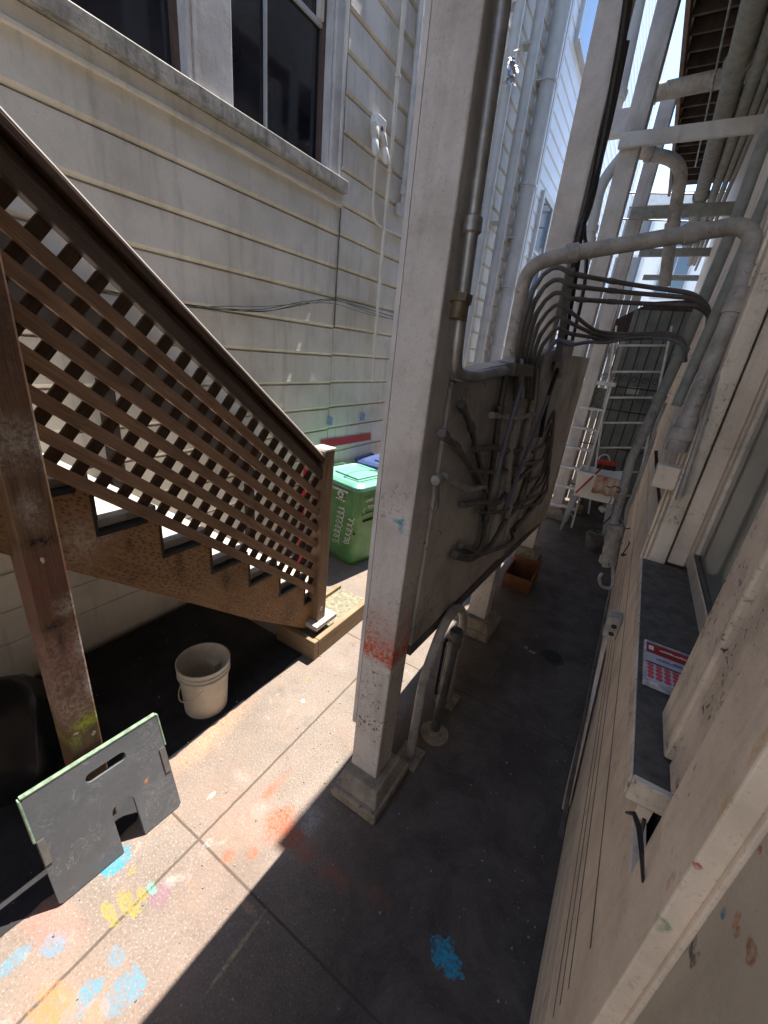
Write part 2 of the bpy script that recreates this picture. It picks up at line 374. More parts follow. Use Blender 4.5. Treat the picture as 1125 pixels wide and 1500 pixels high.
# band of three tall windows y -1 .. 3.46
win = [(-.9, .55), (.9, 2.12), (2.46, 3.46)]
mb = MB(); mb.box((XL-.10, -4, 3.60), (XL+.075, 3.73, 3.70)); mb.build('sill', M['sillp'], house, .008)
mb = MB(); mb.box((XL-.02, -4, 3.515), (XL+.03, 3.685, 3.597)); mb.box((XL+.0, -4, 3.49), (XL+.045, 3.685, 3.512)); mb.build('apron_moulding', M['siding'], house, .004)
mb = MB()
for a, b in ((-4, -.9), (.55, .9), (2.12, 2.46), (3.46, 3.66)): mb.box((XL-.12, a, 3.701), (XL+.03, b, 6.2))
mb.box((XL-.12, -4, 6.2), (XL+.05, 3.7, 6.5)); mb.build('window_casing', M['trim'], house, .006)
mb = MB(); 
for a, b in ((3.605, 3.625), (2.12, 2.14), (3.48, 3.5), (2.16, 2.175)):
    mb = MB(); mb.box((XL+.031, a, 3.705), (XL+.042, b, 6.19)); mb.build('casing_bead', M['trim'], house)
gl = NT('dark_window_glass'); n = gl.noise(gl.pos(), .9, 3); glass = gl.out(gl.mix(gl.ramp(n, .4, .6), (.008, .010, .016), (.03, .032, .04)), .06, 0, .6)
M['glass'] = glass
M['redwood'] = plain('reddish_frame_paint', (.13, .085, .068), .5)
for a, b in win:
    f = MB()
    f.box((XL-.09, a, 3.701), (XL-.04, a+.035, 6.19)); f.box((XL-.09, b-.035, 3.701), (XL-.04, b, 6.19))
    f.box((XL-.09, a+.035, 3.701), (XL-.045, b-.035, 3.75))
    fo = f.build('window', M['redwood'], house, .003)
    m = MB(); m.box((XL-.085, a+.035, 3.75), (XL-.078, b-.035, 6.18)); m.build('pane', M['glass'], fo)
    m = MB(); m.box((XL-.072, a+.035, 4.62), (XL-.05, b-.035, 4.65)); m.box((XL-.072, a+.36, 3.75), (XL-.05, a+.38, 4.62)); m.build('screen_bar', M['pipew'], fo)
    m = MB(); m.box((XL-.074, b-.09, 4.65), (XL-.03, b-.04, 6.18)); m.box((XL-.074, a+.04, 4.96), (XL-.03, b-.04, 5.03)); m.build('sash', M['siding'], fo, .004)
# vertical seam strip between the two siding runs
mb = MB(); mb.tube([(XL+.03, 3.68, 2.45), (XL+.03, 3.68, 3.2), (XL+.031, 3.682, 3.48)], .006, 6); mb.build('seam_strip', M['pipedark'], house)
# far-upper windows of the same wall
def wallwin(par, x, y0, y1, z0, z1, gm='glassblue', tr='trim'):
    f = MB()
    t = .09
    f.box((x-.05, y0-t, z0-.1), (x+.06, y0, z1+t)); f.box((x-.05, y1, z0-.1), (x+.06, y1+t, z1+t)); f.box((x-.05, y0, z1), (x+.06, y1, z1+t)); f.box((x-.05, y0-t, z0-.14), (x+.10, y1+t, z0-.1)); f.box((x-.05, y0, z0-.1), (x+.05, y1, z0))
    f.box((x-.04, y0, (z0+z1)/2-.025), (x+.05, y1, (z0+z1)/2+.025))
    fo = f.build('window', M[tr], par, .006)
    m = MB(); m.box((x-.05, y0, z0), (x+.034, y1, z1)); m.build('pane', M[gm], fo)
gl = NT('sky_window_glass'); M['glassblue'] = gl.out((.05, .07, .1), .04, 0, 1.0)
wallwin(house, XL+.02, 5.55, 6.35, 2.75, 4.3)

# red stripe and paint dabs, wires, conduits on the wall
mb = MB(); mb.prism([ox(470, 657, XL+.033), ox(470, 645, XL+.033), ox(543, 634, XL+.033), ox(543, 644, XL+.033)], (.003, 0, 0)); mb.build('painted_stripe', M['red'], house)
M['dab'] = plain('pale_blue_dab', (.25, .36, .55), .7)
for x, y in ((483, 617), (531, 611)):
    q = ox(x, y, XL+.0335); mb = MB(); mb.prism([q+V((0,-.05,-.03)), q+V((0,.045,-.05)), q+V((0,.05,.04)), q+V((0,-.03,.05))], (.002, 0, 0)); mb.build('paint_dab', M['dab'], house)
M['maroon'] = plain('red_band', (.45, .02, .02), .5)
mb = MB()
for k, (dz) in enumerate((0, .012, -.01, .02)):
    pts = [ox(x, y+k*2.6*math.sin(x*.021+k), XL+.045+.004*k) for x, y in ((150, 428), (255, 444), (330, 452), (390, 457), (430, 449), (488, 438), (535, 452), (575, 463), (640, 480))]
    mb.tube(fillet(pts, .2, 4), .0028, 6)
tag(mb.build('cable_bundle', M['cable']), 'thin dark cables sagging across the white clapboard wall', 'cable')
mb = MB(); mb.tube([ox(592, 0, XL+.05)+V((0,0,1)), ox(592, 0, XL+.05), ox(548, 510, XL+.05)], .021, 8); mb.tube([ox(548, 510, XL+.05), ox(545, 560, XL+.045)], .008, 6)
for y in (110, 250, 440): q = ox(592-44*y/510, y, XL+.05); mb.lathe(q-V((0,0,.02)), [(.022, 0), (.03, 0), (.03, .03), (.022, .03)], 10)
tag(mb.build('wall_conduit', M['siding']), 'thin painted conduit running straight down the clapboards beside the twin flood light', 'conduit')
mb = MB(); a = ox(618, 0, XL+.05); b = ox(592, 270, XL+.05); mb.tube([a+V((0,0,1)), a, b, b-V((0,0,.2))], .03, 8); b2 = ox(600, 250, XL+.06); mb.lathe(b-V((0,0,.1)), [(.03,0),(.045,0),(.045,.08),(.03,.08)], 10); mb.box(b-V((.03,.09,.30)), b+V((.03,.04,-.2)))
tag(mb.build('wall_conduit', M['trim']), 'painted conduit with fittings on the clapboards hugging the left edge of the nearest post', 'conduit')
# twin flood light
L0 = ox(553, 190, XL+.05)
lt = thing('flood_light', 'white twin bulb flood light box mounted on the clapboard wall', 'light', tuple(L0))
mb = MB(); mb.box(L0+V((-.04,-.075,-.06)), L0+V((.05,.075,.09))); mb.build('junction_box', M['bulb'], lt, .008)
mb = MB(); mb.lathe(L0+V((.051, .0, .0)), [(.002,0),(.02,0),(.02,.004),(.002,.004)], 12, V((1,0,0))); mb.build('knockout', M['black'], lt)
for s in (-1, 1):
    q = L0+V((.02, s*.07, -.05)); d = V((.25, s*.18, -.9)).normalized()
    mb = MB(); mb.lathe(q, [(.002,-.07),(.036,-.07),(.044,-.03),(.04,.05),(.03,.07),(.002,.07)], 14, d); mb.build('lamp_holder', M['whitepl'], lt)
    mb = MB(); mb.lathe(q+d*.07, [(.03,0),(.035,.02),(.035,.10),(.02,.125),(.002,.13)], 14, d); mb.build('bulb', M['bulb'], lt)
mb = MB(); mb.tube([ox(552, 220, XL+.045), ox(546, 300, XL+.045), ox(549, 325, XL+.045), ox(562, 335, XL+.045), ox(600, 352, XL+.045)], .014, 8, .15)
tag(mb.build('wall_conduit', M['siding']), 'white conduit dropping from the flood light and bending along a clapboard', 'conduit')

# white pipes standing against the farther part of the wall
def wallpipe(x0, y0, x1, y1, r, m, label, xw=-2.78, rings=()):
    a, b = ox(x0, y0, xw), ox(x1, y1, xw); a.y = b.y = (a.y+b.y)/2
    mb = MB(); mb.tube([(a.x, a.y, 10), (a.x, a.y, .9)], r, 14)
    for zz in rings: mb.lathe((a.x, a.y, zz), [(r,0),(r*1.12,.004),(r*1.12,.05),(r,.054)], 14)
    for zz in (2.2, 4.4, 6.6): mb.box((XL-.0, a.y-r*1.1, zz), (a.x, a.y+r*1.1, zz+.03))
    return tag(mb.build('wall_pipe', M[m], None), label, 'pipe', 'vertical pipes on the clapboard wall')
wallpipe(824, 0, 725, 530, .135, 'pipew', 'fattest white vertical downpipe on the clapboard wall with collar joints', rings=(2.55, 3.6, 5.2, 6.6))
wallpipe(797, 0, 703, 500, .075, 'pipew', 'slim white vertical pipe close beside the fattest downpipe', rings=(2.9, 5.6))
wallpipe(770, 0, 700, 340, .07, 'pipew', 'white vertical pipe on the clapboards with crumpled foil wrapped on it', rings=(3.2, 4.1, 6.0))
q = ox(750, 105, -2.66); mb = MB()
for k in range(60):
    d = V((random.gauss(0,.018), random.gauss(0,.045), random.gauss(0,.075))); e = V((random.gauss(0,1), random.gauss(0,1), random.gauss(0,1))).normalized()*.05; f = e.orthogonal().normalized()*.04
    mb.add([q+d-e, q+d+f, q+d+e, q+d-f*.6+e*.3], [(0,1,2),(0,2,3)])
tag(mb.build('foil_wrap', M['foil']), 'crumpled silver foil wrapped round a white vertical pipe high up', 'foil')

# ------------------------------------------------------------------ paler house farther along
far = thing('pale_house', 'clapboard house coloured pale blue white for open sky light, with sky reflecting windows farther along the alley', 'house', (-3, 15, 0))
mb = MB(); hz = [.2]
while hz[-1] < 14: hz.append(hz[-1]+.26)
clap(mb, -2.93, 1, 9.6, 24, hz); mb.build('siding', M['paleblue'], far)
mb = MB(); mb.box((-8, 9.6, 0), (-2.951, 24, 14.2)); mb.build('wall', M['siding2'], far)
for y0, y1, z0, z1 in ((10.2, 11.0, 3.6, 5.5), (11.5, 12.6, 3.4, 5.6), (10.3, 12.2, 8.0, 10.6), (13.2, 15., 8.0, 10.6), (14, 15.6, 3.4, 5.6)): wallwin(far, -2.90, y0, y1, z0, z1, tr='pipew')
mb = MB(); mb.box((-2.99, 9.56, 0), (-2.86, 9.66, 14)); mb.build('corner_board', M['pipew'], far)

# ------------------------------------------------------------------ wooden stairs
XS = -1.74
st = thing('wooden_stairs', 'brown wooden stairs with lattice side panel rising along the clapboard wall', 'stairs', (-2.3, 1.2, 0))
SL = .825
def railz(y): return 2.775 - SL*(y-.656)
def lowz(y): return 1.785 - SL*(y-.592)
def yz(y, z, x=XS): return V((x, y, z))
steps = [(.215, 1.925), (.475, 1.72), (.732, 1.512), (.995, 1.306), (1.255, 1.10), (1.512, .893), (1.773, .687), (2.03, .48)]
for i, (y, z) in enumerate(steps):
    y1 = y+.268
    mb = MB(); mb.box((-2.935, y-.0, z-.038), (XS-.05, y+.135, z)); mb.box((-2.935, y+.1352, z-.038), (XS-.05, y1, z))
    mb.build('tread', M['tread'], st, .004)
    if i: 
        mb = MB(); mb.box((-2.935, y+.004, z+.001), (XS-.05, y+.02, z+.1665)); mb.build('riser', M['wooddark'], st)
# stringers with sawtooth top
def stringer(x0, x1):
    top = []
    for i, (y, z) in enumerate(steps): top += [(y, z-.04), (y, steps[i-1][1]-.04) if i else (y, z+.15)][::-1]
    P = [(.0, 2.08), (.215, 2.08)]
    for i, (y, z) in enumerate(steps):
        P.append((y, z-.04)); ny = steps[i+1][0] if i+1 < len(steps) else y+.2
        P.append((ny, z-.04))
    P += [(2.23, .16), (2.02, .215), (1.5, .60), (.7, 1.27), (.415, 1.50), (.0, 1.85)]
    mb = MB()
    pts = [V((x0, a, b)) for a, b in P]
    d = V((0, 1, -SL)).normalized(); nrm = V((0, SL, 1)).normalized()
    n = len(pts); vs = pts+[p+V((x1-x0, 0, 0)) for p in pts]
    gc = [V((p.dot(d), p.dot(nrm), p.x)) for p in vs]
    mb.add(vs, [list(range(n))[::-1], list(range(n, 2*n))]+[(i, (i+1) % n, (i+1) % n+n, i+n) for i in range(n)], gc)
    return mb
spray_w = (.55, .50, .45, 1)
ms = sprayed('stringer', 'treated_stringer_sprayed', [(tuple(ox(112, 800, XS)), (.3, .12, .16), spray_w, .9, .75), (tuple(ox(150, 790, XS)), (.3, .10, .05), spray_w, .9, .6),
     (tuple(ox(265, 830, XS)), (.2, .03, .12), (.02, .015, .01, 1), .6, .7), (tuple(ox(333, 850, XS)), (.2, .03, .10), (.02, .015, .01, 1), .6, .7), (tuple(ox(190, 790, XS)), (.2, .02, .10), (.02, .015, .01, 1), .6, .6)])
stringer(XS-.055, XS-.012).build('stringer', ms, st, .003); stringer(-2.938, -2.90).build('stringer', M['stringer'], st)
# dark edging strips that line the step notches
mb = MB()
for y, z in steps[1:]:
    mb.box((XS-.10, y-.012, z-.055), (XS-.008, y-.001, z+.13)); mb.box((XS-.10, y, z-.056), (XS-.008, y+.20, z-.039))
mb.build('nosing_strip', M['black'], st)
# lattice
D = V((0, 1, -SL)).normalized(); N = V((0, SL, 1)).normalized()
y0, y1 = -.05, 2.10
front = MB(); back = MB()
def slat(mb, a, b, w, t, x): mb.beam(a+V((x-a.x, 0, 0)), b+V((x-b.x, 0, 0)), t, w)
M['subrail'], _ = wood('weathered_sub_rail_wood', (.075, .05, .036), (.16, .12, .095), .4, damt=.4)
rows = 7
for k in range(rows):
    off = k*.1265
    slat(front, yz(y0, lowz(y0)+off), yz(y1, lowz(y1)+off), .050, .022, XS+.016)
h = 1.0
L = (yz(y1, lowz(y1))-yz(y0, lowz(y0))).length
s = D.dot(yz(.668, 2.573)-yz(y0, lowz(y0)-.02))-.0495
while s > -.75: s -= .099
while s < L+.2:
    base = yz(y0, lowz(y0)-.02)+D*s; hl = .90*math.cos(math.atan(SL))
    a, b = base, base+N*hl*1.0
    # clip to the panel ends
    if a.y < y1-.01:
        if b.y > y1:
            tt = (y1-a.y)/(b.y-a.y); b = a.lerp(b, tt)
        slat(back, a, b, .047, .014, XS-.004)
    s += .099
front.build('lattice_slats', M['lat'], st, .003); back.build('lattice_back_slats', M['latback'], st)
# top: cap board, rail board, sub rail
mb = MB(); mb.beam(yz(y0, railz(y0)-.018, XS-.02), yz(2.13, railz(2.13)-.018, XS-.02), .14, .03); mb.build('rail_cap', M['wooddark'], st, .004)
mb = MB(); mb.beam(yz(y0, railz(y0)+.008, XS-.02), yz(2.13, railz(2.13)+.008, XS-.02), .134, .016); mb.build('sunlit_cap_strip', M['suncap'], st, .007)  # pale strip paints the sun along the cap's top edge
mb = MB(); mb.beam(yz(y0, railz(y0)-.055, XS-.02), yz(2.12, railz(2.12)-.055, XS-.02), .03, .062); mb.build('rail_board', M['wood'], st, .004)
mb = MB(); mb.beam(yz(y0, railz(y0)-.122, XS+.012), yz(2.12, railz(2.12)-.122, XS+.012), .05, .058); mb.build('sub_rail', M['subrail'], st, .006)
mb = MB(); mb.box((-2.935, -1.7, 1.90), (XS-.05, .214, 2.10)); mb.build('landing', M['wood'], st, .004)  # unseen landing, added to darken the ground under the stairs
# far hand rail
mb = MB(); mb.beam((-2.80, -.1, railz(-.1)-.03), (-2.80, 2.5, railz(2.5)-.03), .045, .26)
for y in (.2, 1.3, 2.4): mb.box((-2.84, y, railz(y)-1.2), (-2.80, y+.09, railz(y)-.02))
mb.build('wall_handrail', M['deck'], st, .004)
# newel posts
mb = MB(); mb.box((XS-.065, 2.098, 1.6225), (XS+.06, 2.212, 1.64)); mb.build('newel_cap', M['suncap'], st, .004)  # pale slab, the sunlit newel top put into its colour
nw = ox(478, 662, XS+.02)
mb = MB(); mb.box((XS-.055, 2.105, .0), (XS+.055, 2.205, 1.622)); mb.build('newel_post', M['newel'], st, .006)
mb = MB(); mb.lathe((XS+.056, 2.15, .36), [(.002,.004),(.014,.004),(.018,0)], 12, V((1,0,0))); mb.build('bolt', M['galv'], st)
pm = sprayed('wood', 'sprayed_post_wood', [
    ((-1.66,.5,2.3),(.4,.3,.45),(.055,.022,.016,1),.9,.75), ((-1.66,.5,1.35),(.4,.2,.20),(.17,.06,.05,1),.8,.85), ((-1.66,.5,1.02),(.4,.2,.20),(.30,.17,.145,1),.8,.9), ((-1.66,.5,.80),(.4,.2,.18),(.36,.25,.21,1),.8,.9),
    ((-1.66,.5,1.90),(.4,.3,.12),(.36,.32,.28,1),.95,.7), ((-1.66,.5,1.66),(.3,.05,.10),(.38,.34,.30,1),.95,.7), ((-1.66,.5,1.545),(.3,.085,.034),(.008,.008,.01,1),.8,1), ((-1.66,.49,1.195),(.3,.055,.03),(.008,.008,.01,1),.7,1), ((-1.66,.50,1.11),(.3,.016,.10),(.012,.012,.014,1),.8,.85),
    ((-1.66,.55,1.26),(.3,.06,.06),(.40,.38,.33,1),.9,.8), ((-1.66,.56,1.06),(.3,.03,.12),(.45,.42,.40,1),.9,.8), ((-1.66,.555,.84),(.3,.03,.10),(.46,.43,.40,1),.9,.8), ((-1.66,.49,.86),(.3,.03,.04),(.09,.03,.025,1),.6,.8),
    ((-1.66,.53,.74),(.3,.05,.05),(.30,.28,.16,1),.9,.7), ((-1.66,.53,.665),(.4,.09,.05),(.34,.46,.02,1),.8,1), ((-1.66,.47,.60),(.3,.035,.05),(.32,.36,.06,1),.8,.8), ((-1.66,.48,.635),(.3,.010,.008),(.75,.75,.7,1),.1,.9), ((-1.66,.54,.58),(.3,.008,.01),(.75,.75,.7,1),.1,.9), ((-1.66,.50,1.47),(.3,.006,.012),(.6,.58,.55,1),.1,.9)])
mb = MB(); mb.box((-1.785, .448, 0), (-1.66, .568, 3.1)); mb.build('tall_post', pm, st, .008)
# timber landing kerb in front of the lowest tread, with soil and one tread on it
mb = MB(); mb.box((-2.86, 2.03+.02, .215), (XS+.10, 2.30, .255)); mb.build('lowest_tread', M['tread'], st, .004)
kb = thing('timber_kerb', 'low rough timber kerb box with greenish soil at the foot of the wooden stairs', 'kerb', (-2.2, 2.2, 0))
a = oz(440, 960); 
mb = MB(); mb.box((-2.0, 1.985, 0), (-1.60, 2.035, .17)); mb.box((-1.655, 2.035, 0), (-1.60, 2.78, .17)); mb.box((-2.0, 2.035, 0), (-1.95, 2.78, .165)); mb.build('timber_board', M['form'], kb, .008)
mb = MB(); mb.box((-1.949, 2.036, 0), (-1.656, 2.78, .13)); mb.build('soil', M['soil'], kb)

# black sack under the stairs
mb = MB(); c = V((-2.45, .28, 0)); pr = []
n = 30; vs = []; fs = []
for i in range(13):
    ph = i/12*math.pi/2*1.12; 
    for k in range(n):
        an = 2*math.pi*k/n; r = .34*math.cos(min(ph, 1.56))*(1+.10*math.sin(3*an+i*.7)+.06*math.sin(7*an-i)); 
        vs.append(c+V((r*math.cos(an)*1.0, r*math.sin(an)*1.1, .55*math.sin(min(ph, 1.57))+.02*math.sin(5*an+i))))
fs = [(i*n+k, i*n+(k+1) % n, (i+1)*n+(k+1) % n, (i+1)*n+k) for i in range(12) for k in range(n)]
mb.add(vs, fs, None, True); tag(mb.build('bin_bag', M['bag']), 'slumped black plastic bag in the dark under the stairs', 'bag')

# white bucket
bc = oz(301, 1038); bc.z = 0; bk = thing('bucket', 'white plastic bucket with wire handle standing in the shade under the stairs', 'bucket', tuple(bc))
bc = bc+V((-.03, .03, 0))
mb = MB(); mb.lathe(bc, [(.002,.0),(.122,.0),(.130,.006),(.146,.29),(.158,.29),(.158,.298),(.147,.302),(.147,.318),(.157,.32),(.157,.328),(.148,.332),(.149,.348),(.159,.35),(.160,.37),(.152,.37),(.146,.35),(.126,.02),(.002,.016)], 40)
mb.build('bucket_body', M['whitepl'], bk)
mb = MB(); dirv = (V((-.55, -.83, 0))).normalized(); sd = V((dirv.y, -dirv.x, 0)); pts = []
for k in range(15):
    an = math.pi*k/14; pts.append(bc+sd*(.168*math.cos(an))+dirv*(.155*math.sin(an)*.95+.01)+V((0, 0, .275-.15*math.sin(an))))
mb.tube(pts, .0045, 6); mb.build('bucket_handle', M['whitepl'], bk)
mb = MB(); q = bc+V((-.06, .1, .22)); mb.box(q-V((.03,.02,.03)), q+V((.05,.03,.03))); mb.build('inner_bracket', M['whitepl'], bk, .005)

# dark grey board with hand slot and arch leaning on the tall post
def slab_with_holes(o, u, w, nrm, th, outline, holes):
    cu = bpy.data.curves.new('tmp', 'CURVE'); cu.dimensions = '2D'; cu.fill_mode = 'BOTH'; cu.extrude = th/2
    for poly in [outline]+holes:
        sp = cu.splines.new('POLY'); sp.points.add(len(poly)-1); sp.use_cyclic_u = True
        for p, c in zip(sp.points, poly): p.co = (c[0], c[1], 0, 1)
    ob = bpy.data.objects.new('tmp', cu); COL.objects.link(ob)
    dg = bpy.context.evaluated_depsgraph_get(); me = bpy.data.meshes.new_from_object(ob.evaluated_get(dg))
    bpy.data.objects.remove(ob); mb = MB()
    mb.add([o+u*v.co.x+w*v.co.y+nrm*v.co.z for v in me.vertices], [list(p.vertices) for p in me.polygons], [v.co.copy() for v in me.vertices]); return mb
b0 = oz(85, 1322); b1 = oz(262, 1175); tp = V((-1.645, .25, .515))
u = (b1-b0); W_ = u.length; u.normalize(); wv = (tp-b0); wv -= u*wv.dot(u); H_ = wv.length; wv.normalize(); nb = u.cross(wv)
arch = [(.252, 0)]+[(.300-.048*math.cos(math.pi*k/10), .205+.048*math.sin(math.pi*k/10)) for k in range(11)]+[(.348, 0)]
outl = [(.012, 0)]+arch+[(W_-.012, 0), (W_, .012), (W_, H_-.012), (W_-.012, H_), (.012, H_), (0, H_-.012), (0, .012)]
slot = [(.225+.022*math.cos(math.pi/2+math.pi*k/8), .445+.022*math.sin(math.pi/2+math.pi*k/8)) for k in range(9)]+[(.345+.022*math.cos(-math.pi/2+math.pi*k/8), .445+.022*math.sin(-math.pi/2+math.pi*k/8)) for k in range(9)]
t = NT('scuffed_grey_board'); g = t.gc(); sc = t.noise(g, 9, 7, .7, (1, 1, 1), 2.2)
c = t.mix(t.ramp(t.noise(g, 3, 7, .65), .3, .7), (.085, .09, .10), (.125, .13, .14))
c = t.mix(t.math('MULTIPLY', t.ramp(t.math('ABSOLUTE', t.math('SUBTRACT', sc, .5)), .0, .014, .5, 0), t.ramp(t.noise(g, 5, 3), .44, .58)), c, (.34, .35, .36))
sc2 = t.noise(g, 3.4, 5, .6, (1.4, .8, 1), 3.5); c = t.mix(t.math('MULTIPLY', t.ramp(t.math('ABSOLUTE', t.math('SUBTRACT', sc2, .47)), .0, .007, .55, 0), t.ramp(t.noise(g, 7, 3), .48, .58)), c, (.4, .4, .41))
t.bump(t.noise(g, 60, 4), .25, .003); t.out(c, .5); M['scuff'] = t.m
add_marks(t, [(tuple(ox(208, 1138, -1.56)), (.06, .014, .016), (.6, .2, .06, 1), .2, .9)])
bd = thing('grey_board', 'scuffed dark grey board with hand slot and arched cut-out leaning against the sprayed post', 'board', tuple(b0))
slab_with_holes(b0+V((.012, 0, .002)), u, wv, nb, .022, outl, [slot]).build('board_panel', M['scuff'], bd, .003)
M['mint'] = plain('mint_edge_trim', (.24, .34, .23), .7, 0, .6, 35)
mb = MB(); e0 = b0+V((.012, 0, .002))
mb.beam(e0+wv*(H_+.004), e0+u*W_+wv*(H_+.004), .026, .008, nb); mb.beam(e0-u*.004+wv*.33, e0-u*.004+wv*H_, .026, .008, nb); mb.beam(e0+u*(W_+.004)+wv*.36, e0+u*(W_+.004)+wv*H_, .026, .008, nb)
mb.build('edge_trim', M['mint'], bd, .002)
for uu, h0, h1 in ((.014, .21, .33), (W_-.016, .22, .36)):
    mb = MB(); mb.beam(e0+u*uu+wv*h0-nb*.0135, e0+u*uu+wv*h1-nb*.0135, .024, .003, u); mb.beam(e0+u*uu+wv*h0+nb*.0135, e0+u*uu+wv*h1+nb*.0135, .024, .003, u); mb.build('side_clip', M['galv'], bd)

# ------------------------------------------------------------------ row of posts
PX0, PX1 = -.822, -.657
def post(yf, label, ztop, base, m):
    t = thing('square_post', label, 'post', (-.74, yf+.08, 0), 'row of square painted posts beside the walkway')
    mb = MB(); mb.box((PX0, yf, base), (PX1, yf+.165, ztop)); mb.build('shaft', m, t, .008)
    e = .075
    mb = MB(); mb.box((PX0-.035, yf-e-.06, .0), (PX1+.09, yf+.165+e, base*.55)); mb.build('plinth', M['concbase'], t, .012)
    mb = MB(); x0, x1, y0, y1 = PX0-.022, PX1+.075, yf-e-.035, yf+.165+e-.02
    X0, X1, Y0, Y1 = PX0-.012, PX1+.045, yf-.055, yf+.165+.03; za, zb = base*.55, base
    vs = [(x0,y0,za),(x1,y0,za),(x1,y1,za),(x0,y1,za),(X0,Y0,zb),(X1,Y0,zb),(X1,Y1,zb),(X0,Y1,zb)]
    mb.add(vs, [(3,2,1,0),(4,5,6,7),(0,1,5,4),(1,2,6,5),(2,3,7,6),(3,0,4,7)]); mb.build('plinth_cap', M['concbase'], t, .006)
    return t
ZB_ = oy(552, 950, 1.395).z; print('band', ZB_)
pmat = sprayed('post', 'post_paint_sprayed', [((-.74, 1.39, ZB_), (.6, .6, .10), (.55, .085, .03, 1), .9, 1), ((-.74, 1.39, ZB_-.04), (.6, .6, .045), (.55, .085, .03, 1), .5, 1), ((-.74, 1.39, ZB_+.10), (.6, .6, .16), (.55, .10, .05, 1), 1., .4), ((-.74, 1.39, ZB_-.105), (.6, .6, .016), (.7, .66, .6, 1), .5, .8),
    (tuple(ox(590, 765, -.657)), (.2, .03, .014), (.05, .28, .42, 1), .5, .9), (tuple(oy(588, 770, 1.395)), (.014, .2, .045), (.05, .28, .40, 1), .5, .9), (tuple(oy(586, 765, 1.395)), (.035, .2, .014), (.05, .28, .40, 1), .5, .9), (tuple(oy(584, 788, 1.395)), (.04, .2, .03), (.5, .52, .58, 1), .8, .7)])
post(1.395, 'nearest tall square painted post with an orange sprayed band and blue cross mark', 5.4, .13, pmat)
post(3.20, 'second square painted post from the camera, rising behind the dark service panel', 5.4, .14, M['post'])
post(5.05, 'third square painted post from the camera, at the far end of the service panel', 5.4, .15, M['post'])
post(7.0, 'farthest square painted post, behind the aluminium stepladder', 5.4, .15, M['post'])
# thin strip fixed to the left of the nearest post
mb = MB(); mb.box((PX0-.022, 1.40, .43), (PX0-.002, 1.45, 5.4)); tag(mb.build('edge_batten', M['trim']), 'slim batten strip running up the left side of the nearest post', 'batten')

# ------------------------------------------------------------------ service panel between the posts
pn = thing('service_panel', 'dark grimy boarded service panel carried between the square posts', 'panel', (-.64, 3.4, .4))
xp = -.643
mb = MB()
P = [(1.562, .93), (3.25, .80), (4.9, .56), (5.42, .44), (5.42, 2.44), (3.5, 2.40), (2.28, 2.27), (1.562, 2.205)]
mb.prism([V((xp-.06, a, b)) for a, b in P], (.06, 0, 0)); mb.build('panel_board', M['box'], pn, .004)
mb = MB(); mb.prism([V((xp-.24, a, b)) for a, b in ((1.575, .86), (5.0, .50), (5.0, .56), (1.575, .93))], (.238, 0, 0)); mb.build('bottom_beam', M['pipedark'], pn)
mb = MB(); mb.prism([V((xp-.05, a, b)) for a, b in ((1.575, 2.21), (2.28, 2.275), (3.5, 2.405), (3.5, 2.445), (2.28, 2.31), (1.575, 2.245))], (.085, 0, 0)); mb.build('top_ledge', M['box'], pn, .004)
for ya in (2.62, 3.1, 3.52):
    mb = MB(); mb.box((xp+.001, ya, 1.05-.12*(ya-2.5)), (xp+.022, ya+.13, 2.2)); mb.build('backing_board', M['box'], pn, .004)
# pipes on the panel. Each run is its own pipe
xq = -.612
def run(pts, r, m, label, x=xq, fil=.06, n=9, extra=None, name='panel_pipe', grp='pipes and conduits on the service panel'):
    mb = MB(); P = [ox(p[0], p[1], p[2] if len(p) > 2 else x) for p in pts]
    mb.tube(P, r, n, fil)
    if extra:
        for i in extra:
            d = (P[i+1]-P[i]).normalized() if i+1 < len(P) else (P[i]-P[i-1]).normalized(); mb.lathe(P[i], [(.0005,-.026),(r*1.15,-.026),(r*1.42,-.020),(r*1.42,.020),(r*1.15,.026),(.0005,.026)], 9, d)
    return tag(mb.build(name, M[m]), label, 'pipe', grp)
run([(742,-60,-.62),(738,0,-.62),(692,330,-.62),(668,520,-.60),(668,545,-.60),(690,553,-.60),(740,543,-.60)], .022, 'galv', 'bare steel conduit dropping down the nearest post and hooking onto the panel top', fil=.12, extra=[2], n=14)
mb = MB(); a, b = ox(676, 438, -.605), ox(670, 468, -.605); mb.tube([a, b], .03, 10); mb.lathe(a, [(.03,-.012),(.038,-.012),(.038,.012),(.03,.012)], 8, a-b); tag(mb.build('brass_coupling', plain('brass_fitting', (.17, .135, .085), .5, .6, .5, 20)), 'brass coupling on the steel conduit beside the nearest post', 'coupling')
run([(743,545),(732,600),(712,760),(706,800),(690,815),(668,812)], .017, 'galvd', 'steel pipe running from the panel top to its bottom edge', extra=[1,2,5])
run([(677,596),(690,625),(706,690),(712,720)], .015, 'galvd', 'upper stub branch pipe angling into the vertical steel pipe', extra=[0,1])
run([(650,637),(668,655),(700,695),(712,720)], .015, 'pipedark', 'rusty branch pipe sloping down to the vertical steel pipe', extra=[0,1])
run([(641,703),(652,700),(690,718),(710,712)], .016, 'pipe', 'pale horizontal branch pipe with a valve on the panel', extra=[0,1])
run([(640,700),(641,735),(639,745)], .009, 'galvd', 'valve stem hanging under the pale branch pipe', fil=0)
run([(694,658),(720,655),(752,662),(770,655)], .017, 'pipedark', 'first short crossing conduit at mid panel')
run([(720,608),(760,612),(785,606)], .017, 'pipe', 'uppermost short crossing conduit on the panel')
run([(676,740),(705,735),(730,737),(755,705),(785,680)], .017, 'pipedark', 'long crossing conduit bending up toward the far end of the panel')
run([(690,690),(735,692),(770,680),(790,675)], .015, 'pipedark', 'crossing conduit just above the panel centre')
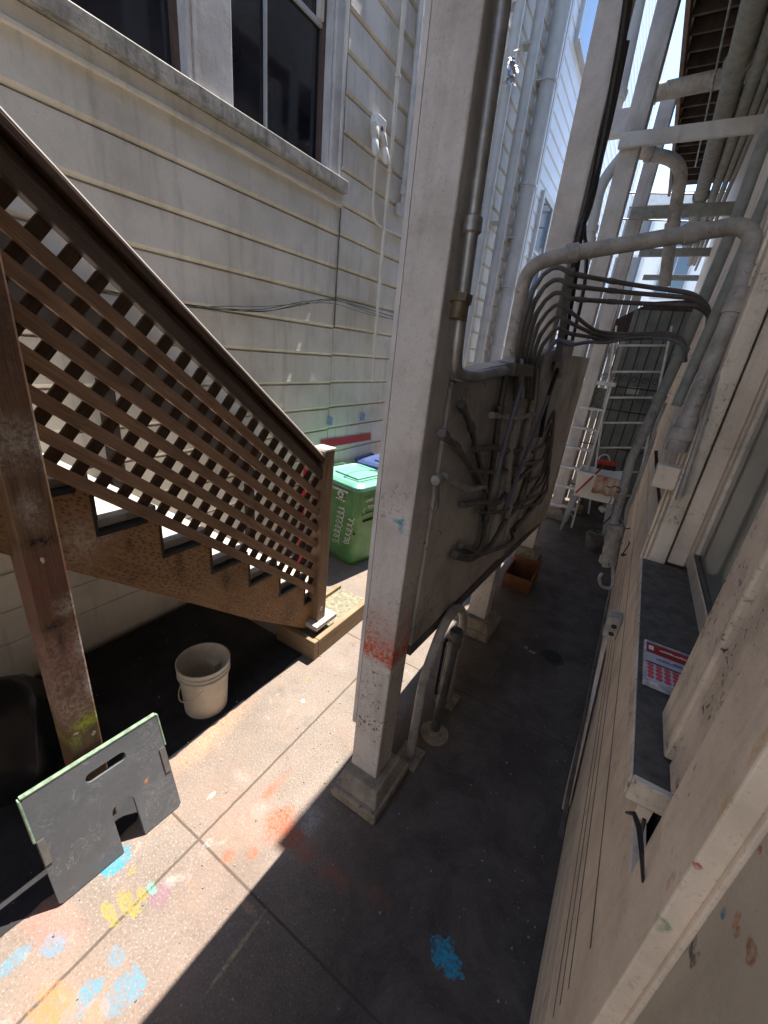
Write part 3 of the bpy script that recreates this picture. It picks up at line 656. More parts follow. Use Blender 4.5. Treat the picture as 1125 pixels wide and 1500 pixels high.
run([(664,815),(690,820),(715,805),(740,762),(765,735)], .017, 'pipedark', 'lowest crossing conduit sweeping up along the bottom edge')
run([(675,800),(705,812),(740,800),(752,790),(748,775)], .015, 'galvd', 'curled dark conduit at the bottom edge of the panel')
run([(752,777),(800,720)], .022, 'galvd', 'straight dark bar at the lower far corner of the panel', fil=0)
run([(700,750),(735,750),(757,738),(770,700)], .013, 'pipedark', 'sooty crossing conduit below the centre')
for k, (x, y) in enumerate(((790, 610), (795, 618), (800, 605), (803, 612))):
    run([(783-k*3, 640+k*22), (800-k*2, 628+k*22), (812-k*3, 600+k*18), (808-k*2, 655+k*20), (797-k*2, 690+k*16), (778-k*6, 720+k*8)], .012, 'pipedark', ('top', 'second', 'third', 'lowest')[k]+' of four looped conduits at the far end of the panel', fil=.05)
run([(760,530,-.60),(762,590),(745,660),(742,730)], .024, 'pipe', 'thick painted pipe going down the middle of the panel', extra=[1])
run([(783,540),(780,590),(760,680),(742,760)], .024, 'pipe', 'second thick painted pipe right of the middle of the panel')
run([(765,560,-.56),(742,640,-.56),(728,700,-.56)], .012, 'blueconduit', 'slim bluish cable hanging across the middle of the panel', fil=.2)
run([(803,580,-.56),(785,630,-.56),(765,680,-.56),(740,745,-.56)], .012, 'blueconduit', 'second slim bluish cable nearer the far end of the panel', fil=.2)
run([(850,360,-.60),(838,440,-.60),(824,520,-.60),(800,590,-.585),(792,640,-.57)], .016, 'cable', 'black cable dropping from above across the conduits to the panel', name='black_cable', fil=.2)
j = ox(824, 522, -.60); mb = MB(); mb.box(j+V((-.02,-.11,-.12)), j+V((.05,.10,.11))); mb.lathe(j+V((0,0,-.16)), [(.02,0),(.03,0),(.03,.05),(.02,.05)], 8); tag(mb.build('junction_box', M['pipe'], None, .006), 'grey junction box under the conduit bundle on the panel', 'box')
j = ox(755, 541, -.62); mb = MB(); mb.box(j+V((-.03,-.22,-.03)), j+V((.06,.16,.03))); tag(mb.build('clamp_block', M['pipedark'], None, .006), 'dark clamp block on the top ledge of the panel', 'clamp')
# scratches on panel
# hoop stand and flange pipe behind the nearest post
hp = thing('hoop_stand', 'bent grey metal hoop bolted to the floor beside the nearest post', 'hoop stand', tuple(oz(602, 1112)))
h0 = oz(600, 1108); h1 = oz(655, 1025)
mb = MB(); mb.tube([h0, h0+V((0,0,.62)), h0.lerp(h1, .25)+V((0,0,.86)), h0.lerp(h1, .5)+V((0,0,.93)), h0.lerp(h1, .78)+V((0,0,.86)), h1+V((0,0,.7)), h1], .027, 12, .12); mb.build('hoop_tube', M['pipe'], hp)
for q in (h0, h1): mb = MB(); mb.box(q+V((-.07,-.08,0)), q+V((.07,.08,.012))); mb.build('foot_plate', M['concbase'], hp, .003)
for q in (h0, h1):
    for a, b in ((-.05, -.06), (.05, .06)): mb = MB(); mb.lathe(q+V((a, b, .012)), [(.012,0),(.012,.01),(.002,.012)], 6); mb.build('bolt', M['galv'], hp)
fo = oz(636, 1075); fp = thing('flanged_pipe', 'short grey steel pipe with a round floor flange and screw cap', 'pipe', tuple(fo))
ftop = fo+V((.004, .02, .80))
mb = MB(); mb.lathe(fo, [(.002,.0),(.092,0),(.092,.012),(.05,.02),(.046,.05),(.002,.05)], 28); mb.build('floor_flange', M['concbase'], fp)
mb = MB(); mb.tube([fo+V((0,0,.02)), ftop], .030, 16); mb.build('pipe_stem', M['galvd'], fp)
mb = MB(); mb.lathe(ftop-V((0,0,.02)), [(.03,-.07),(.039,-.068),(.039,-.03),(.034,-.028),(.034,.0),(.042,.002),(.042,.03),(.036,.04),(.002,.04)], 18); mb.build('screw_cap', M['galvd'], fp)
mb = MB(); a = fo+V((-.035, -.01, .33)); mb.tube([a, a+V((-.012,0,.02)), a+V((-.012,0,.40)), a+V((0,0,.42))], .012, 8, .02); mb.build('chain_bar', M['black'], fp)

# reddish wooden box under the panel
bx = oz(755, 866); wb = thing('wooden_crate', 'reddish brown open wooden box on the floor below the panel', 'box', tuple(bx))
mb = MB(); x0, y0 = bx.x-.16, bx.y+.0
mb.box((x0,y0,0),(x0+.30,y0+.02,.17)); mb.box((x0,y0+.34,0),(x0+.30,y0+.36,.26)); mb.box((x0,y0+.02,0),(x0+.02,y0+.34,.2)); mb.box((x0+.28,y0+.02,0),(x0+.30,y0+.34,.2)); mb.box((x0+.02,y0+.02,0.002),(x0+.28,y0+.34,.015)); mb.build('crate_body', M['brick'], wb, .004)
# drain
dr = oz(808, 962); mb = MB(); mb.lathe(dr, [(.08,0),(.085,.006),(.10,.006),(.105,0)], 20)
for k in range(-4, 5): w = math.sqrt(.08**2-(k*.018)**2); mb.box(dr+V((-w, k*.018-.004, 0)), dr+V((w, k*.018+.004, .005)))
tag(mb.build('floor_drain', M['black']), 'small round floor drain grate in the dark walkway', 'drain')

# wheeled carts
def cart(origin, ang, mbody, mlid, name, label, marks):
    t = thing('wheeled_cart', label, 'waste cart', tuple(origin))
    Rm = Matrix.Rotation(ang, 3, 'Z')
    def q(x, y, z): return origin+Rm @ V((x*1.05, y*.98, z*1.07))
    prof = [(.0, .22, .25), (.06, .245, .27), (.55, .275, .315), (.56, .285, .325), (.86, .30, .345)]
    def ring(z, hx, hy, c=.055):
        pts = []
        for sx, sy, a0 in ((1,1,0),(-1,1,90),(-1,-1,180),(1,-1,270)):
            for k in range(4): an = R(a0+30*k); pts.append(q(sx*(hx-c)+c*math.cos(an), sy*(hy-c)+c*math.sin(an), z))
        return pts
    mb = MB(); rings = [ring(*p) for p in prof]; n = 16; vs = [p for r_ in rings for p in r_]
    fs = [(i*n+k, i*n+(k+1) % n, (i+1)*n+(k+1) % n, (i+1)*n+k) for i in range(len(rings)-1) for k in range(n)]+[list(range(n))[::-1]]
    mb.add(vs, fs); bo = mb.build('cart_body', M[mbody], t, .006)
    # front recess ledge, bar, lifting bar
    mb = MB(); A, Bv = q(-.19, -.325, .60), q(.19, -.325, .60); mb.beam(A, Bv, .03, .035, V((0,0,1))); mb.beam(q(-.2,-.335,.78), q(.2,-.335,.78), .05, .02, V((0,0,1))); mb.build('front_ledge', M[mbody], bo, .006)
    mb = MB(); mb.tube([q(-.16, -.315, .52), q(.16, -.315, .52)], .013, 8); mb.build('lift_bar', M['black'], bo)
    mb = MB(); vs = ring(.862, .325, .375, .07)+ring(.90, .32, .37, .08)+ring(.925, .28, .33, .08)+ring(.93, .25, .30, .06)+ring(.918, .235, .285, .06)
    fs = [(i*n+k, i*n+(k+1) % n, (i+1)*n+(k+1) % n, (i+1)*n+k) for i in range(4) for k in range(n)]+[list(range(4*n, 5*n)), list(range(n))[::-1]]
    mb.add(vs, fs); ld = mb.build('cart_lid', M[mlid], t, .006)
    mb = MB(); mb.beam(q(-.16, 0, .926), q(.16, 0, .926), .36, .02, Rm @ V((0,1,0))); mb.build('lid_panel', M[mlid], ld, .008)
    mb = MB(); mb.tube([q(*p_, .934) for p_ in ((-.22,-.27),(.22,-.27),(.24,-.05),(.08,.02),(-.08,.02),(-.24,-.05),(-.22,-.27))], .005, 5); mb.build('lid_rib', M['lidline'], ld)
    mb = MB(); mb.tube([q(-.2, .37, .84), q(-.2, .44, .90), q(.2, .44, .90), q(.2, .37, .84)], .017, 8, .03); mb.build('cart_handle', M[mbody], t)
    for s in (-1, 1):
        mb = MB(); ax = Rm @ V((1,0,0)); c = q(s*.30, .27, .13); mb.lathe(c, [(.03,-.03),(.11,-.03),(.13,-.02),(.13,.02),(.11,.03),(.03,.03),(.03,-.03)], 24, ax); w = mb.build('wheel', M['black'], t)
        mb = MB(); mb.lathe(c, [(.002,-.034),(.035,-.034),(.035,.034),(.002,.034)], 14, ax); mb.build('hub', M[mbody], w)
    mb = MB(); mb.tube([q(-.29, .27, .13), q(.29, .27, .13)], .012, 8); mb.build('axle', M['galvd'], t)
    return t, q, bo
def textmesh(s, size, o, u, w, nrm, mat, name, par, bold=.0):
    cu = bpy.data.curves.new('txt', 'FONT'); cu.body = s; cu.size = size; cu.offset = bold; cu.extrude = .0006
    ob = bpy.data.objects.new('txt', cu); COL.objects.link(ob)
    me = bpy.data.meshes.new_from_object(ob.evaluated_get(bpy.context.evaluated_depsgraph_get())); bpy.data.objects.remove(ob)
    mb = MB(); mb.add([o+u*v.co.x+w*v.co.y+nrm*(v.co.z+.002) for v in me.vertices], [list(p.vertices) for p in me.polygons])
    return mb.build(name, M[mat], par)

ct, q, bo = cart(V((-2.46, 3.645, 0)), R(80), 'green', 'greenlid', 'cart', 'green wheeled waste cart with white scribbled graffiti in the sun beside the stairs', 1)
# lettering on the -Y side (local -x)
o = q(-.317, .285, .80); u = (q(-.317, -.25, .80)-o).normalized(); dn = (q(-.28, 0, .5)-q(-.315, 0, .8)); w = -dn.normalized(); nn = u.cross(w)
def onf(x, y, lift=.004): d = ray(x, y); k = (o-CAMP).dot(nn)/d.dot(nn); return CAMP+d*k+nn*lift
a = onf(488, 714); b = onf(514.5, 725); textmesh('COMPOSTABLES', (b-a).length/8.7, a, (b-a).normalized(), nn.cross((b-a).normalized()), nn, 'lettering', 'lettering', bo, .0015)

mb = MB(); c = onf(499.5, 724)
for k in range(3): mb.tube([c+u*(.034*math.cos(k*2.094+a_))+w*(.034*math.sin(k*2.094+a_)) for a_ in [i*1.7/6 for i in range(7)]], .010, 6)
mb.build('leaf_emblem', M['lettering'], bo)
def scribble(pts, wx, loops, seed, nm):
    random.seed(seed); P = []; n = loops*7
    for i in range(n):
        f = i/(n-1)*(len(pts)-1); k = min(int(f), len(pts)-2); f -= k
        x = pts[k][0]*(1-f)+pts[k+1][0]*f; y = pts[k][1]*(1-f)+pts[k+1][1]*f; an = i/7*6.283
        P.append(onf(x+wx*math.cos(an)*random.uniform(.6, 1.2), y+wx*.75*math.sin(an)*random.uniform(.6, 1.2)+wx*.3*math.cos(an)))
    mb = MB(); mb.tube(fillet(P, .01, 2), .0042, 5); mb.build(nm, M['lettering'], bo)
scribble([(501, 741), (499, 755), (496, 770), (493, 785), (492, 800), (493, 808)], 5.0, 11, 3, 'graffiti'); scribble([(515, 758), (513, 772), (509, 786), (507, 796)], 4.6, 6, 5, 'graffiti')
scribble([(492, 728), (506, 735)], 1.4, 4, 12, 'lettering')
mb = MB(); mb.lathe(onf(519, 782, .0), [(.002, .012), (.014, .012), (.016, 0)], 12, nn); mb.build('pivot_knob', M['black'], bo)
# marks on the front (local -y)
o2 = q(-.2, -.342, .74); u2 = (q(.2, -.342, .74)-o2).normalized(); w2 = (q(0, -.345, .85)-q(0, -.318, .57)).normalized(); n2 = u2.cross(w2)
oo, on_ = o, nn; o, nn = o2, n2
scribble([(537, 734), (546, 731)], 2.2, 3, 8, 'lettering'); scribble([(540, 742), (546, 741)], 2.6, 2, 9, 'lettering'); scribble([(534, 753), (534, 745)], 2.2, 1, 10, 'lettering')
o, nn = oo, on_
cart(V((-2.47, 4.45, 0)), R(93), 'blue', 'blue', 'cart', 'blue wheeled waste cart half hidden behind the green cart', 0)
mb = MB(); a, b = ox(437, 830, -2.55), ox(449, 668, -2.62); mb.tube([a-V((0,0,.0)), b+V((0,0,.05))], .02, 8); mb.lathe(b+V((0,0,.05)), [(.02,0),(.027,.01),(.02,.05),(.002,.055)], 8)
tag(mb.build('red_pole', M['red']), 'red pole standing between the wooden stairs and the green cart', 'pole')

# ------------------------------------------------------------------ right house (cream wall beside the camera)
XR = .275
rh = thing('cream_house', 'cream painted house wall on the right with a deep sill and wide trim boards', 'house', (3, 3, 0))
mb = MB(); mb.box((.34, -4, 0), (6, .60, 11)); mb.box((.34, .60, 0), (6, 12.0, 1.30)); mb.box((.34, 2.75, 1.30), (6, 12.0, 11)); mb.box((.34, .60, 3.4), (6, 2.75, 11)); mb.box((.60, .60, 1.30), (6, 2.75, 3.4)); mb.build('wall', M['house'], rh)
mb = MB(); mb.box((-9, -5.0, 0), (.339, -4.2, 5.2)); mb.build('rear_shade_wall', M['siding2'], rh)  # unseen wall behind the camera, added to cut sky light on the floor
sz_ = [.50, .60, .675, .76, .965, 1.275]
mb = MB(); flatclap(mb, .268, -1, .80, 12.0, sz_); flatclap(mb, .285, -1, .80, 12.0, [.02, .14, .26, .38, .499]); mb.box((.268, .965, 1.277), (.30, 12, 1.317)); mb.build('siding', M['house'], rh)
mb = MB()
for q in sz_[1:5]: mb.box((.2675, .80, q-.0035), (.29, 12, q+.0045))
mb.build('dark_seams', M['pipedark'], rh)  # dark strips laid along the board seams
mb = MB(); zz = [1.34]
while zz[-1] < 10.6: zz.append(zz[-1]+.20)
flatclap(mb, .268, -1, 2.76, 12.0, zz); mb.build('siding', M['house'], rh)
mb = MB(); mb.box((.238, .985, 1.325), (.46, 2.50, 1.385)); sl = mb.build('window_sill', M['sillgrey'], rh, .004)
mb = MB(); mb.box((.232, .975, 1.318), (.2378, 2.50, 1.384)); mb.box((.238, .965, 1.318), (.42, .9845, 1.384)); mb.build('sill_nosing', M['houseold'], sl, .003)
mb = MB(); mb.box((.312, .80, 1.40), (.34, 1.05, 3.4)); mb.build('backing_board', M['houseold'], rh)
mb = MB(); mb.box((.325, .80, 1.0), (.339, 1.05, 1.399)); mb.build('cavity_back', M['pipedark'], rh)
# far window casing with mouldings, jamb and sash
mb = MB()
mb.box((.262, 2.50, 1.30), (.34, 2.66, 3.4)); mb.box((.250, 2.62, 1.30), (.34, 2.76, 3.4)); mb.box((.238, 2.70, 1.30), (.30, 2.755, 3.4))
mb.build('window_casing', M['houseold'], rh, .010)
mb = MB(); mb.box((.352, 2.535, 1.386), (.43, 2.70, 3.4)); mb.box((.43, 2.56, 1.386), (.452, 2.7, 3.4)); mb.build('window_jamb', M['house'], rh, .006)
sw = MB(); sw.box((.44, 1.25, 1.386), (.475, 2.56, 1.47)); sw.box((.448, 2.50, 1.47), (.475, 2.56, 3.4)); sw.box((.44, 1.25, 3.3), (.475, 2.5, 3.4)); so = sw.build('sash_window', M['house'], rh, .006)
mb = MB(); mb.box((.444, 1.26, 1.4705), (.462, 2.50, 1.484)); mb.build('glazing_seal', M['pipedark'], so)
t = NT('pale_window_glass'); M['paleglass'] = t.out(t.mix(t.ramp(t.noise(t.pos(), .8, 3), .35, .65), (.19, .225, .205), (.25, .28, .26)), .05, 0, .8)
mb = MB(); mb.box((.464, 1.25, 1.47), (.47, 2.50, 3.3)); mb.build('pane', M['paleglass'], so)
M['curtain'] = plain('pale_curtain', (.4,.42,.4), .7)
# near casing standing on the sill, the wide trim board, the return and the door panel
mb = MB(); mb.box((.300, 1.075, 1.392), (.36, 1.25, 3.4)); mb.box((.34, 1.05, 1.392), (.44, 1.085, 3.4)); mb.build('window_casing', M['houseold'], rh, .008)
tbm = sprayed('house', 'trim_board_paint', [
    (tuple(ox(1018, 1124, .262)), (.1, .006, .014), (.22, .05, .42, 1), .2, .9), (tuple(ox(982, 1290, .262)), (.1, .012, .026), (.55, .25, .12, 1), .5, .8), (tuple(ox(1060, 1180, .262)), (.1, .012, .05), (.62, .42, .12, 1), .8, .7), (tuple(ox(1115, 1085, .262)), (.1, .012, .06), (.6, .35, .10, 1), .8, .7), (tuple(ox(1009, 1164, .262)), (.1, .003, .008), (.02, .02, .02, 1), .1, .9),
    (tuple(oy(970, 1355, .617)), (.014, .02, .02), (.08, .24, .10, 1), .4, .7), (tuple(oy(1021, 1270, .617)), (.007, .02, .008), (.42, .06, .06, 1), .2, .9)])
mb = MB(); mb.box((.262, .617, 0), (.34, .798, 3.6)); tb = mb.build('trim_board', tbm, rh, .004)
mb = MB(); mb.box((.294, .603, 0), (.34, .6165, 3.6)); mb.build('edge_bead', M['house'], rh, .003)
mks = []
for x, y, a, b, cc in ((1015,1390,.012,.012,(.012,.013,.03)),(1005,1378,.012,.018,(.05,.06,.04)),(1037,1335,.006,.008,(.4,.04,.03)),(1060,1336,.007,.009,(.03,.17,.30)),(1078,1347,.007,.010,(.40,.15,.04)),(1100,1395,.012,.012,(.28,.10,.03)),(1115,1220,.006,.014,(.4,.02,.03)),(1113,1245,.006,.006,(.4,.03,.03)),(1080,1365,.006,.006,(.3,.12,.05)),(995,1425,.008,.010,(.45,.42,.34)),(1018,1405,.006,.014,(.01,.01,.03))):
    mks.append((tuple(ox(x, y, .301)), (.05, a*1.2, b*1.5), cc+(1,), .25, .92))
mb = MB(); mb.box((.301, -1.5, 0), (.338, .6025, 3.6)); dp = mb.build('splashed_panel', sprayed('panelgrey', 'splashed_panel_paint', mks), rh, .003)
# hooks, tool on the wall under the sill
k0 = ox(945, 1190, .262); mb = MB(); mb.tube([ox(942, 1292, .262), ox(940, 1250, .24), ox(937, 1215, .235), ox(929, 1192, .225), ox(917, 1190, .215)], [.003,.0045,.006,.005,.0025], 8, 0)
mb.tube([ox(938, 1222, .245), ox(944, 1200, .243)], .004, 6)
tag(mb.build('wall_hook', M['iron']), 'black metal latch hook on the cream wall below the end of the sill', 'hook')
# red and white packet on the sill
def sz(x, y): return oz(x, y, 1.388)
q0, q1, q2, q3 = sz(943, 943), sz(1046, 958), sz(1030, 1016), sz(936, 1001)
pk = thing('packet', 'clear wrapped flat packet with red and white printing lying on the grey sill', 'packet', tuple((q0+q2)/2))
ux = (q1-q0); ux = V((ux.x, 0, 0)); 
x0, x1, ya, yb = .248, .40, (q3.y+q2.y)/2-.02, q0.y
ya = sz(936, 1001).y; 
def pb(name, a, b, c, d, h, m, par=pk, bev=0):
    mb = MB(); mb.box((a, c, 1.388 if h < .03 and name == 'packet_body' else 1.388+.024), (b, d, 1.388+h)); return mb.build(name, M[m], par, bev)
t = NT('clear_wrap'); M['wrap'] = t.out(t.mix(t.ramp(t.noise(t.pos(), 40, 5), .45, .6), (.34, .36, .42), (.62, .62, .66)), .18, 0, .8)
dy = yb-ya
pb('packet_body', x0, x1, ya, yb, .0235, 'wrap', bev=.004)
pb('red_band', x0+.006, x1-.004, yb-dy*.33, yb-dy*.08, .0252, 'maroon')
M['wprint'] = plain('white_print', (.62, .62, .70), .4); pb('white_field', x0+.006, x1-.004, yb-dy*.55, yb-dy*.34, .0250, 'wprint'); pb('black_rule', x0+.006, x1-.004, yb-dy*.585, yb-dy*.56, .0250, 'black'); pb('lower_field', x0+.006, x1-.004, ya+dy*.04, yb-dy*.59, .0250, 'wprint')
M['coral'] = plain('coral_print', (.75, .10, .12), .5); mb = MB()
for i in range(4):
    for j in range(4):
        if i+j < 7: mb.lathe((x0+.018+i*.024, yb-dy*(.64+.085*j), 1.388+.0252), [(.0105,0),(.0105,.0006),(.001,.0006)], 10)
mb.build('coral_dots', M['coral'], pk)
mb = MB(); random.seed(4)
for i in range(22): mb.box((x0+.045+i*.004, yb-dy*.22, 1.388+.0253), (x0+.048+i*.004, yb-dy*(.22-.03*random.random()-.02), 1.388+.0258))
mb.box((x0+.012, yb-dy*.26, 1.388+.0253), (x0+.028, yb-dy*.15, 1.388+.0258)); mb.build('band_print', M['white'], pk)
mb = MB()
for i in range(20): mb.box((x0+.035+i*.004, yb-dy*.47, 1.388+.0251), (x0+.0375+i*.004, yb-dy*(.47-.05*random.random()-.03), 1.388+.0256))
M['navy'] = plain('navy_print', (.05, .06, .18), .5); mb.build('field_print', M['navy'], pk)
# leaning plank at the wall foot, skirting debris and cables
mb = MB(); a, b = oz(838, 1188), oz(868, 1000); mb.beam(V((.262, 1.95, .03)), V((.255, 3.1, .42)), .025, .16); tag(mb.build('leaning_plank', M['house'], None, .004), 'loose cream plank leaning along the foot of the right wall', 'plank')
mb = MB(); mb.tube(fillet([V((.24,1.6,.25)), V((.235,2.6,.34)), V((.23,3.4,.42)), V((.225,4.2,.5)), V((.22,5.2,.62))], .3), .011, 8); tag(mb.build('wall_cable', M['galvd']), 'grey cable running low along the right wall toward the outlet box', 'cable')
e = ox(898, 918, .235); mb = MB(); mb.box(e+V((-.045,-.05,-.06)), e+V((.03,.05,.09))); eb = thing('outlet_box', 'small grey outdoor outlet box on the foot of the right wall', 'outlet', tuple(e)); mb.build('box_body', M['pipe'], eb, .006)
mb = MB(); 
for zz in (-.025, .03): mb.lathe(e+V((.0, -.0505, zz)), [(.002,.001),(.016,.001),(.016,0)], 12, V((0,-1,0)))
mb.build('socket', M['black'], eb)

# overhead and wall pipes on the right side -------------------------------------------------
def tubeT(name, label, pts, r, m, fil=.1, n=12, rings=(), cat='pipe', grp=None):
    mb = MB(); pts = [V(p) for p in pts]; mb.tube(pts, r, n, fil)
    for i, f in rings:
        c = pts[i].lerp(pts[i+1], f); d = (pts[i+1]-pts[i]).normalized(); mb.lathe(c, [(r,-.03),(r*1.22,-.028),(r*1.22,.028),(r,.03)], n, d)
    return tag(mb.build(name, M[m]), label, cat, grp)
G2 = 'pipes along the right wall'
# arching pipe from panel top across to the wall
A = [ox(745, 530, -.70), ox(752, 460, -.70)]
y_ = A[0].y
pA = [A[0]-V((0,0,.15)), A[0], oy(770, 405, y_), oy(800, 378, y_+.02), oy(838, 371, y_+.05), oy(1012, 342, 2.62), oy(1078, 338, 2.68), oy(1100, 385, 2.66), oy(1083, 430, 2.64), oy(1000, 632, 2.60)]
P_ = [pA[0], pA[1], pA[1]+V((0,0,0)), *pA[2:]]
tubeT('arching_pipe', 'large beige pipe arching over the walkway from the service panel to the right wall', [pA[0], pA[1], oy(772, 388, y_), oy(838, 371, y_+.05), oy(1012, 342, 2.62), oy(1112, 325, 2.70), oy(1083, 432, 2.64), oy(1000, 632, 2.58)], .036, 'pipe', .22, 16, ((3, .0), (4, .0), (6, .0), (6, .08), (6, .93)), 'pipe', G2)
e1 = oy(1000, 632, 2.58)
tubeT('pipe_end_fitting', 'thick threaded fitting ending the arching pipe at the right wall', [e1+V((0,0,.03)), e1-V((0,0,.10))], .046, 'pipe', 0, 14, ((0, .3),), 'fitting', G2)
c = oy(985, 668, 2.62); mb = MB(); mb.box(c+V((-.05,-.05,-.17)), c+V((.06,.06,-.05))); tag(mb.build('meter_box', M['house'], None, .008), 'cream painted box on the wall under the end of the arching pipe', 'box')
mb = MB(); a = oy(1045, 545, 2.55); b = oy(985, 730, 2.45); mb.beam(a+V((.02,0,0)), b+V((.02,0,0)), .012, .09); tag(mb.build('perforated_strip', M['pipe']), 'perforated mounting strip beside the cream meter box', 'strip')
# conduit bundle: upper three and lower four
yb_ = 3.4
TOPS = (391, 409, 428, 446, 463, 480, 497)
for k in range(7):
    tp_ = TOPS[k]; up_ = [ox(755+5*k, 585, -.60), ox(760+5*k, 575-.45*(575-tp_), -.60), ox(778+3*k, tp_+38-2*k, -.60), oy(795+2*k, tp_+12, 3.10), oy(810+k, tp_+1, 3.10), oy(822, tp_+1, 3.11), oy(834, tp_+9, 3.12)]
    if k < 3:
        yr = (430, 437, 448)[k]; rest = [oy(852, tp_+13-1*k, 3.18), oy(925, (tp_+13+yr)//2, 3.4), oy(1018+2*k, yr, 3.45), oy(1040, 452+5*k, 3.5), oy(1036, 480+6*k, 3.5), oy(1018, 545, 3.55)]
        tubeT('crossing_conduit', ('top', 'middle', 'bottom')[k]+' of three dark conduits crossing the walkway at head height', up_+rest, .014, 'pipedark', .12, 10, ((7, .0), (7, .6)), 'conduit', 'upper conduits crossing the walkway')
    else:
        q_ = k-3; rest = [oy(866, 482+6*q_, 3.28), oy(884, 488+5*q_, 3.46), oy(930, 490+3*q_-(6 if q_ == 3 else 0), 3.5), oy(980, 487+3*q_, 3.55), oy(1003, 498+2*q_, 3.55), oy(1004-q_, 530, 3.6)]
        tubeT('crossing_conduit', ('first', 'second', 'third', 'lowest')[q_]+' of four conduits in the lower bundle bending across to the right wall', up_+rest, .0125, 'pipedark' if q_ < 3 else 'blueconduit', .10, 9, (), 'conduit', 'lower conduits crossing the walkway')
mb = MB(); mb.beam(oy(838, 393, 3.155), oy(816, 530, 3.155), .04, .03); tag(mb.build('conduit_strut', M['pipedark']), 'dark upright strut that carries the conduits on the panel', 'strut')
# black cables down the second post
mb = MB(); mb.tube(fillet([ox(935, -140, -.63), ox(921, 0, -.63), ox(893, 160, -.63), ox(864, 300, -.62), ox(850, 335, -.62), ox(836, 430, -.61)], .3), .024, 10)
tag(mb.build('black_cable', M['cable']), 'thick black cable hanging down the right edge of the second post', 'cable')
mb = MB(); mb.tube(fillet([ox(919, 60, -.62), ox(890, 200, -.62), ox(853, 330, -.61), ox(860, 365, -.60), ox(857, 420, -.60), ox(838, 500, -.60), ox(828, 535, -.60)], .25), .013, 8)
tag(mb.build('black_cable', M['cable']), 'slimmer black cable splitting off from the thick one and looping in front of the conduits', 'cable')

# cross beams between posts and wall, pipes lying on them
def xbeam(xl, yt, yb, yy, label, m='trim', hw=.045, xr=.26):
    a, b = oy(xl, yt, yy), oy(xl, yb, yy); mb = MB(); mb.box((a.x, yy, b.z), (xr, yy+hw, a.z)); return tag(mb.build('cross_beam', M[m], None, .004), label, 'beam', 'timber cross beams over the walkway')
G3 = 'overhead pipes lying on the cross beams'
b1 = xbeam(910, 194, 216, 4.97, 'nearest painted cross beam over the walkway, fixed to the third post')
b2 = xbeam(926, 303, 321, 6.85, 'second painted cross beam over the walkway', 'pipeg')
b3 = xbeam(938, 364, 376, 9.4, 'third, distant cross beam over the walkway', 'pipeg')
b4 = xbeam(943, 402, 410, 11.3, 'farthest cross beam, seen small above the gate', 'pipeg')
a = oy(962, 120, 6.2); b = oy(955, 150, 6.2); c = oy(1100, 88, 6.0)
tubeT('cross_pipe', 'thick sooty pipe crossing overhead from the third post to the right wall', [oy(955, 137, 5.9), oy(1125, 100, 5.9), oy(1175, 90, 5.9)], .075, 'pipe', .0, 14, ((0, .02),), 'pipe', G3)
def along(x, z, y0, y1, r, label, m='pipeg'): return tubeT('overhead_pipe', label, [(x, y0, z), (x, y1, z)], r, m, 0, 14, ((0, .37), (0, .7)), 'pipe', G3)
zt = oy(1000, 190, 4.97).z
along(-.10, 4.49, 1.6, 9.8, .075, 'thickest green grey pipe running along the walkway overhead')
along(.03, 4.46, 2.2, 11, .045, 'medium green grey overhead pipe beside the thickest one')
along(.105, 4.45, 2.2, 11, .028, 'slim overhead pipe third from the middle of the walkway')
along(.16, 4.45, 2.2, 11.5, .022, 'slimmest overhead pipe nearest the right wall')
along(-.24, 4.62, 2.6, 6.8, .008, 'thin rod running along above the thickest overhead pipe', 'galv')
along(-.04, 4.8, 2.6, 6.8, .007, 'second thin rod running along under the joists', 'galv')
# long pipe from the wall far away down toward the hose bib (beige, slanted in view, vertical in place)
q1 = oy(1003, 505, 3.9); q2 = oy(960, 596, 3.9)
tubeT('wall_riser', 'long pale riser pipe standing on the right wall beyond the window', [oy(1105, 250, 3.75)+V((0,0,1.2)), oy(1075, 330, 3.75), oy(1003, 505, 3.8), oy(962, 592, 3.8)], .036, 'pipeg', .1, 14, ((2, .1), (2, .9)), 'pipe', G2)
tubeT('wall_riser', 'lower section of wrapped riser pipe bending down to the floor by the hose bib', [oy(962, 592, 3.8), oy(925, 672, 3.78), oy(905, 745, 3.75), oy(892, 790, 3.72), oy(888, 830, 3.7)], .034, 'pipe', 0, 12, ((0, .5), (1, .6), (2, .5), (3, .4)), 'pipe', G2)
tubeT('pipe_sleeve', 'fat grey pipe sleeve at the foot of the riser', [oy(904, 768, 3.72), oy(889, 826, 3.70)], .055, 'pipe', 0, 14, ((0, .1), (0, .9)), 'sleeve', G2)
tubeT('hose_bib', 'curved brass coloured hose bib near the floor on the right wall', [oy(898, 830, 3.6), oy(898, 860, 3.55), oy(888, 862, 3.5), oy(880, 858, 3.48), oy(877, 846, 3.46), oy(882, 840, 3.46)], .013, 'pipe', .03, 9, (), 'tap', None)
tubeT('branch_pipe', 'thin pipe with elbows beside the riser on the right wall', [oy(975, 590, 3.7), oy(960, 625, 3.7), oy(955, 650, 3.7), oy(930, 720, 3.7), oy(918, 745, 3.7), oy(915, 770, 3.68)], .013, 'pipe', .03, 8, ((1, .5), (3, .5)), 'pipe', G2)
random.seed(11)
